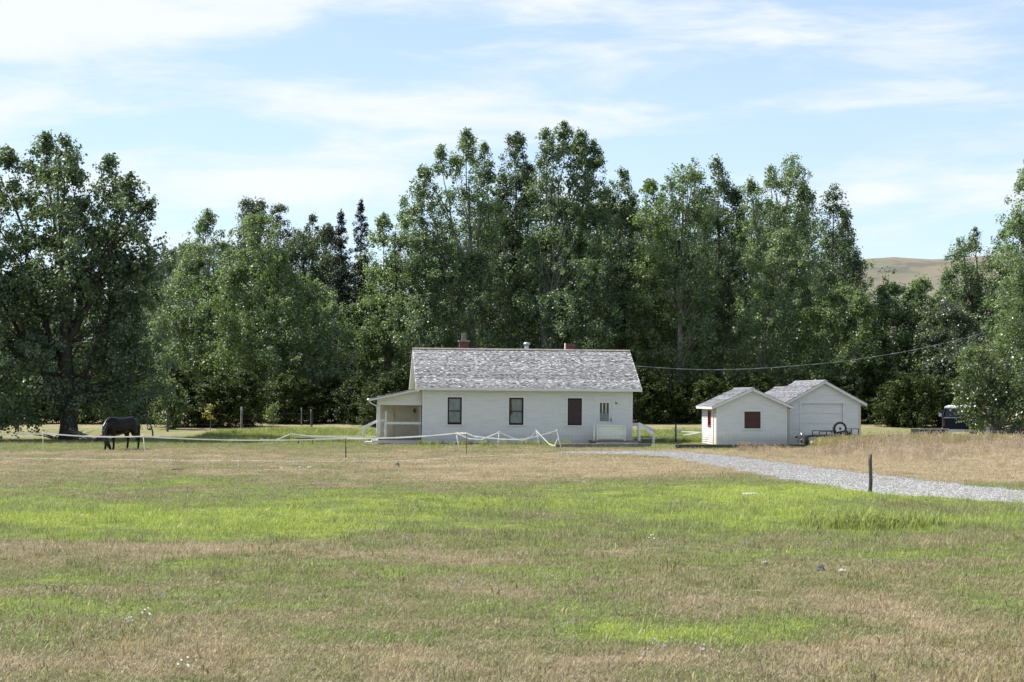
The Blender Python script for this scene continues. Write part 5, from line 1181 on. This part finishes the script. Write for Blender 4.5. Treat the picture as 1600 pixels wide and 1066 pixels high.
# ------------------------------------------------------------------ grass
def grass_mat(name, gain=(1, 1, 1), own=None, trans=.3, field=0.0):
    m, t, b, out = mat(name)
    fg = t.new('ShaderNodeGroup'); fg.node_tree = FIELD; oi = t.new('ShaderNodeObjectInfo')
    at = t.new('ShaderNodeAttribute', attribute_name='tint')
    c = fg.outputs[0]
    if own is not None:
        gp = t.new('ShaderNodeNewGeometry'); pn = t.noise(gp.outputs['Position'], .55, 4, .65)
        c = t.mix(t.m('ADD', t.m('MULTIPLY', oi.outputs['Random'], .6), t.m('MULTIPLY', t.smooth(pn, .3, .7), .4)), own[0], own[1])
        if field: c = t.mix(t.m('MULTIPLY', t.smooth(pn, .5, .72), field), c, fg.outputs[0])
    c = t.mix(1.0, c, gain, 'MULTIPLY')
    k = t.m('ADD', .70, t.m('MULTIPLY', oi.outputs['Random'], .55)); k = t.m('MULTIPLY', k, t.m('ADD', .75, t.m('MULTIPLY', at.outputs['Fac'], .5)))
    hv = t.new('ShaderNodeHueSaturation'); hv.inputs['Hue'].default_value = .5; t.L.new(c, hv.inputs['Color']); t.L.new(k, hv.inputs['Value'])
    c = hv.outputs[0]; t.L.new(c, b.inputs['Base Color']); b.inputs['Roughness'].default_value = .55; b.inputs['Specular IOR Level'].default_value = .35
    tr = t.new('ShaderNodeBsdfTranslucent'); t.L.new(c, tr.inputs[0]); mx = t.new('ShaderNodeMixShader'); mx.inputs[0].default_value = trans
    t.L.new(b.outputs[0], mx.inputs[1]); t.L.new(tr.outputs[0], mx.inputs[2]); t.L.new(mx.outputs[0], out.inputs[0]); return m
PROTO = bpy.data.collections.new('grass_prototypes')          # never linked to the scene: only shapes to scatter
def tuft(name, n, rad, h0, h1, w, lean, matl, r, heads=0.0):
    V = []; F = []; T = []
    for k in range(n):
        a = r.uniform(0, 6.28); p = np.array([math.cos(a), math.sin(a), 0])*rad*math.sqrt(r.uniform()); h = r.uniform(h0, h1); d = r.uniform(0, 6.28); ln = lean*h*r.uniform(.2, 1)
        dv = np.array([math.cos(d), math.sin(d), 0]); sv = np.array([-dv[1], dv[0], 0])*w*r.uniform(.6, 1.2)/2; q = np.array([0, 0, 1.])
        i = len(V); m = p+dv*ln*.35+q*h*.6; tp = p+dv*ln+q*h
        V += [p-sv-q*.02, p+sv-q*.02, m+sv*.8, m-sv*.8, tp]; F += [(i, i+1, i+2, i+3), (i+3, i+2, i+4)]; ti = r.uniform(); T += [ti, ti]
        if r.uniform() < heads:
            i = len(V); hw = sv/np.linalg.norm(sv)*.012; c2 = tp+q*.06+dv*.02; V += [tp-q*.03, tp+hw+q*.02, c2, tp-hw+q*.02]; F.append((i, i+1, i+2, i+3)); T.append(1.0)
            i = len(V); hw = dv*.012; V += [tp-q*.03, tp+hw+q*.02, c2, tp-hw+q*.02]; F.append((i, i+1, i+2, i+3)); T.append(1.0)
    me = bpy.data.meshes.new(name); me.from_pydata([tuple(x) for x in V], [], F); at = me.attributes.new('tint', 'FLOAT', 'FACE'); at.data.foreach_set('value', np.array(T, 'f')); me.materials.append(matl)
    o = bpy.data.objects.new(name, me); return o
def scatter(name, label, cat, P, rot, sc, protos):
    col = bpy.data.collections.new(name+'_shapes')
    for o in protos: col.objects.link(o)
    me = bpy.data.meshes.new(name); me.vertices.add(len(P)); me.vertices.foreach_set('co', np.ascontiguousarray(P, 'f').ravel())
    for nm, arr in (('rot', rot), ('sc', sc)): me.attributes.new(nm, 'FLOAT', 'POINT').data.foreach_set('value', np.asarray(arr, 'f'))
    me.attributes.new('pick', 'INT', 'POINT').data.foreach_set('value', rng.integers(0, len(protos), len(P)).astype('i'))
    o = link(name, me); tag(o, label, cat, kind='stuff')
    gt = bpy.data.node_groups.new(name, 'GeometryNodeTree'); gt.interface.new_socket('Geometry', in_out='INPUT', socket_type='NodeSocketGeometry'); gt.interface.new_socket('Geometry', in_out='OUTPUT', socket_type='NodeSocketGeometry')
    N, L = gt.nodes, gt.links; gi = N.new('NodeGroupInput'); go = N.new('NodeGroupOutput'); ip = N.new('GeometryNodeInstanceOnPoints'); ci = N.new('GeometryNodeCollectionInfo')
    ci.inputs[0].default_value = col; ci.inputs['Separate Children'].default_value = True; ci.inputs['Reset Children'].default_value = True
    def attr(nm, ty):
        a = N.new('GeometryNodeInputNamedAttribute'); a.data_type = ty; a.inputs[0].default_value = nm; return a.outputs[0]
    cx = N.new('ShaderNodeCombineXYZ'); L.new(attr('rot', 'FLOAT'), cx.inputs[2]); L.new(gi.outputs[0], ip.inputs['Points']); L.new(ci.outputs[0], ip.inputs['Instance'])
    ip.inputs['Pick Instance'].default_value = True; L.new(attr('pick', 'INT'), ip.inputs['Instance Index']); L.new(cx.outputs[0], ip.inputs['Rotation']); L.new(attr('sc', 'FLOAT'), ip.inputs['Scale'])
    L.new(ip.outputs[0], go.inputs[0]); md = o.modifiers.new('scatter', 'NODES'); md.node_group = gt; return o
def in_poly(x, y, poly):
    c = np.zeros(len(x), bool); j = len(poly)-1
    for i in range(len(poly)):
        xi, yi = poly[i]; xj, yj = poly[j]; k = ((yi > y) != (yj > y)) & (x < (xj-xi)*(y-yi)/(yj-yi+1e-12)+xi); c ^= k; j = i
    return c
DRIVE = np.concatenate([DA, DB[::-1]]); PATH = np.concatenate([PA, PB[::-1]])
def rot_rect(cx, cy, x0, x1, y0, y1, a=math.radians(5)):
    return np.array([(cx+x*math.cos(a)-y*math.sin(a), cy+x*math.sin(a)+y*math.cos(a)) for x, y in ((x0, y0), (x1, y0), (x1, y1), (x0, y1))])
FOOT = [rot_rect(WX(660, 90), 90, -3.0, 12.2, -1.1, 7.2), rot_rect(WX(1120, 88), 88, -.1, 3.8, -.1, 3.9), rot_rect(WX(1231, 90), 90, -.1, 4, -.1, 10.8)]
def pick_points(n, y0, y1, power, margin=.36, r=rng):
    """places on the ground, sparser with distance"""
    u = r.uniform(0, 1, n); k = 2-power
    y = (y0**k+u*(y1**k-y0**k))**(1/k) if abs(k) > 1e-6 else y0*(y1/y0)**u
    x = r.uniform(-1, 1, n)*(margin*y+2.0); keep = ~in_poly(x, y, DRIVE) | (r.uniform(0, 1, n) < .05)
    for f in FOOT: keep &= ~in_poly(x, y, f)
    inp = in_poly(x, y, PATH); keep &= ~(inp & (r.uniform(0, 1, n) < .80)); return x[keep], y[keep]
gm = grass_mat('pasture_blades', (1.36, 1.32, 1.26))
pr = [tuft('short_tuft', 24, .15, .015, .055, .006, 1.5, gm, np.random.default_rng(k)) for k in range(4)]+[tuft('clover_tuft', 16, .12, .012, .04, .016, 1.8, gm, np.random.default_rng(9))]
x, y = pick_points(150000, 13.0, 100, 1.75)
scatter('pasture_grass', 'short pasture grass covering the field', 'grass', np.stack([x, y, gz(x, y)], 1), rng.uniform(0, 6.28, len(x)), rng.uniform(.6, 1.35, len(x))*(1+np.clip((y-30)/70, 0, 1)*.9), pr)
# longer grass in the green strip and scattered seeding stems
pr2 = [tuft('long_tuft', 14, .14, .05, .17, .008, .9, gm, np.random.default_rng(20+k)) for k in range(3)]
x, y = pick_points(60000, 13.5, 98, 1.6)
w = .05+.75*np.exp(-((y-35)/6.5)**2)+.5*np.exp(-((y-92)/6)**2)*(np.abs(x+17) < 13)+.55*np.exp(-((y-86)/7)**2)*(x < -5); keep = rng.uniform(0, 1, len(x)) < w
nz = np.sin(x*.9+1.3*np.sin(y*.35))*np.sin(y*.8+np.sin(x*.5)); keep &= (nz > -.35) | (rng.uniform(0, 1, len(x)) < .3); x, y = x[keep], y[keep]
scatter('long_grass', 'longer green grass growing in the damp strip and by the fences', 'grass', np.stack([x, y, gz(x, y)], 1), rng.uniform(0, 6.28, len(x)), rng.uniform(.6, 1.3, len(x)), pr2)
# tall cured grass on the bank right of the drive
gd = grass_mat('cured_stems', own=((.34, .275, .19), (.60, .505, .38)), trans=.35, field=.5)
gy = grass_mat('greenish_stems', own=((.30, .31, .12), (.48, .43, .20)), trans=.35)
pr3 = [tuft('cured_tuft', 20, .18, .14, .38, .008, .8, gd, np.random.default_rng(40+k), .5) for k in range(4)]
n = 26000; x = rng.uniform(9, 36, n); y = rng.uniform(46, 84.5, n)
edge = np.interp(y, DA[::-1, 1], DA[::-1, 0]); d = x-edge
dens = sstep((d-.8)/5)*(.25+.75*sstep((y-60)/16)); lim = ~((x < 13.4) & (y > 81.8)) & ~((x < 14.9) & (y > 79.5)); keep = (rng.uniform(0, 1, n) < dens) & lim & ~in_poly(x, y, DRIVE) & (x-10.2 > (84-y)*.02); x, y = x[keep], y[keep]
scatter('tall_dry_grass', 'tall straw coloured seeding grass on the bank beyond the drive', 'grass', np.stack([x, y, gz(x, y)], 1), rng.uniform(0, 6.28, len(x)), rng.uniform(.30, 1.0, len(x))**1.2*(.5+.65*sstep((y-58)/18))*(.8+.3*np.sin(x*.9+np.sin(y*.7)*1.5))*np.where((x > 23) & (y > 72), .7, 1), pr3)
pr3b = [tuft('seed_stem', 5, .10, .35, .62, .006, .35, gd, np.random.default_rng(45+k), 1.0) for k in range(3)]
n = 1500; x = rng.uniform(13.8, 32, n); y = rng.uniform(76, 84.3, n); keep = ~((x < 15.2) & (y > 79)); x, y = x[keep], y[keep]
scatter('seeding_stems', 'thin seeding grass stems standing above the bank', 'grass', np.stack([x, y, gz(x, y)], 1), rng.uniform(0, 6.28, len(x)), rng.uniform(.5, 1.1, len(x))*np.where(x > 24, .6, 1), pr3b)
pr4 = [tuft('bank_tuft', 18, .18, .16, .42, .010, .6, gy, np.random.default_rng(50+k), .35) for k in range(3)]
n = 9000; x = rng.uniform(13.5, 34, n); y = rng.uniform(80, 88, n); keep = ~((x < 19.2) & (y > 84.6)) & (x > 14.6) & (rng.uniform(0, 1, n) < .75); x, y = x[keep], y[keep]
scatter('bank_grass', 'greenish seeding grass along the crest of the bank', 'grass', np.stack([x, y, gz(x, y)], 1), rng.uniform(0, 6.28, len(x)), rng.uniform(.5, 1.15, len(x))*np.where(x > 24.2, .5, 1), pr4)
# cured tufts through the rest of the field
gb = grass_mat('brown_seed_stems', own=((.27, .225, .145), (.50, .43, .31)), trans=.4)
pr5 = [tuft('brown_tuft', 9, .17, .012, .065, .005, 2.0, gb, np.random.default_rng(60+k), .04) for k in range(3)]
x, y = pick_points(40000, 13.2, 96, 1.85); nz = np.sin(x*.55+2*np.sin(y*.21))*np.sin(y*.5+1.2*np.sin(x*.33)); keep = (nz+rng.normal(0, .5, len(x)) > .45) & (np.abs(y-35) > 5); x, y = x[keep], y[keep]
scatter('brown_grass', 'brown seeding stems scattered through the pasture', 'grass', np.stack([x, y, gz(x, y)], 1), rng.uniform(0, 6.28, len(x)), rng.uniform(.5, 1.2, len(x)), pr5)
# coarse clumps standing out of the sward
gc = grass_mat('coarse_blades', (1.45, 1.38, 1.2), trans=.38)
pr7 = [tuft('coarse_clump', 46, .22, .03, .14, .007, 1.4, gc, np.random.default_rng(80+k), .12) for k in range(4)]
x, y = pick_points(3200, 13.5, 92, 1.7); keep = (np.sin(x*.8+2.1*np.sin(y*.3))*np.sin(y*.45+np.sin(x*.4))+rng.normal(0, .4, len(x)) > .25); x, y = x[keep], y[keep]
scatter('coarse_clumps', 'coarse darker grass clumps standing out of the pasture', 'grass', np.stack([x, y, gz(x, y)], 1), rng.uniform(0, 6.28, len(x)), rng.uniform(.45, 1.15, len(x)), pr7)
# weeds behind the second tape and round the house
gw = grass_mat('weed_leaves', own=((.20, .25, .06), (.34, .37, .11)), trans=.42)
pr6 = [tuft('weed', 22, .20, .10, .42, .03, .9, gw, np.random.default_rng(70+k)) for k in range(4)]
n = 5200; x = np.r_[rng.uniform(-18, -6.2, n), rng.uniform(6.6, 13, n//3), rng.normal(6.9, .55, 160), rng.uniform(-5, 3, 130)]; y = np.r_[rng.uniform(93, 107, n), rng.uniform(93, 108, n//3), rng.normal(33, .45, 160), rng.uniform(87.6, 89.4, 130)]
keep = np.ones(len(x), bool)
for f in FOOT: keep &= ~in_poly(x, y, f)
x, y = x[keep], y[keep]
scatter('weeds', 'leafy green weeds behind the tape fence and along the house', 'weeds', np.stack([x, y, gz(x, y)], 1), rng.uniform(0, 6.28, len(x)), rng.uniform(.4, 1.0, len(x)), pr6)
# loose stones on the drive
def pebble(k):
    r = np.random.default_rng(k); import bmesh
    bm = bmesh.new(); bmesh.ops.create_icosphere(bm, subdivisions=1, radius=.018)
    for v in bm.verts: v.co *= r.uniform(.7, 1.2); v.co.z *= .7
    me = bpy.data.meshes.new('pebble'); bm.to_mesh(me); bm.free(); me.materials.append(M['pebble']); return bpy.data.objects.new('pebble', me)
def pebble_mat():
    m, t, b, out = mat('gravel_stone'); oi = t.new('ShaderNodeObjectInfo'); t.L.new(t.ramp(oi.outputs['Random'], [(0, (.21, .207, .203)), (.5, (.31, .305, .298)), (1, (.42, .415, .405))]), b.inputs['Base Color']); b.inputs['Roughness'].default_value = .85; return m
M['pebble'] = pebble_mat()
n = 60000; i = rng.integers(0, len(DA), n); t_ = rng.uniform(-.06, 1.06, n)[:, None]; P = DA[i]*(1-t_)+DB[i]*t_+rng.normal(0, .25, (n, 2)); keep = (P[:, 0] < .36*P[:, 1]+1); P = P[keep][:24000]
scatter('loose_gravel', 'loose grey stones strewn over the drive', 'gravel', np.stack([P[:, 0], P[:, 1], gz(P[:, 0], P[:, 1])+.02], 1), rng.uniform(0, 6.28, len(P)), rng.uniform(.4, 1.3, len(P)), [pebble(k) for k in range(3)])
# small pale flowers
fm = plain('pale_petal', (.62, .58, .66), .6, .1)
def flower(k):
    r = np.random.default_rng(k); b = MB()
    for _ in range(5):
        x0, y0, h = r.normal(0, .06), r.normal(0, .06), r.uniform(.06, .16)
        b.poly([(x0-.014, y0, h), (x0, y0-.014, h+.004), (x0+.014, y0, h), (x0, y0+.014, h+.01)]); b.poly([(x0-.012, y0-.004, h+.004), (x0+.012, y0-.004, h-.002), (x0+.01, y0, h+.016), (x0-.01, y0, h+.016)])
    me = bpy.data.meshes.new('flower'); me.from_pydata(b.v, [], b.f); me.materials.append(fm); return bpy.data.objects.new('flower', me)
cx = [(1.55, 16.2, .35, 5), (-4.7, 20, 1.2, 6), (4, 30, 3, 12), (6, 46, 4, 14), (-2, 33, 6, 12), (0, 20, 6, 10)]
P = np.concatenate([np.stack([rng.normal(a, s, m_), rng.normal(b, s*.8, m_)], 1) for a, b, s, m_ in cx])
P = P[(P[:, 1] > 13) & ~in_poly(P[:, 0], P[:, 1], DRIVE)]
scatter('wildflowers', 'tiny pale wildflowers dotted through the grass', 'flowers', np.stack([P[:, 0], P[:, 1], gz(P[:, 0], P[:, 1])], 1), rng.uniform(0, 6.28, len(P)), rng.uniform(.6, 1.2, len(P)), [flower(k) for k in range(3)])
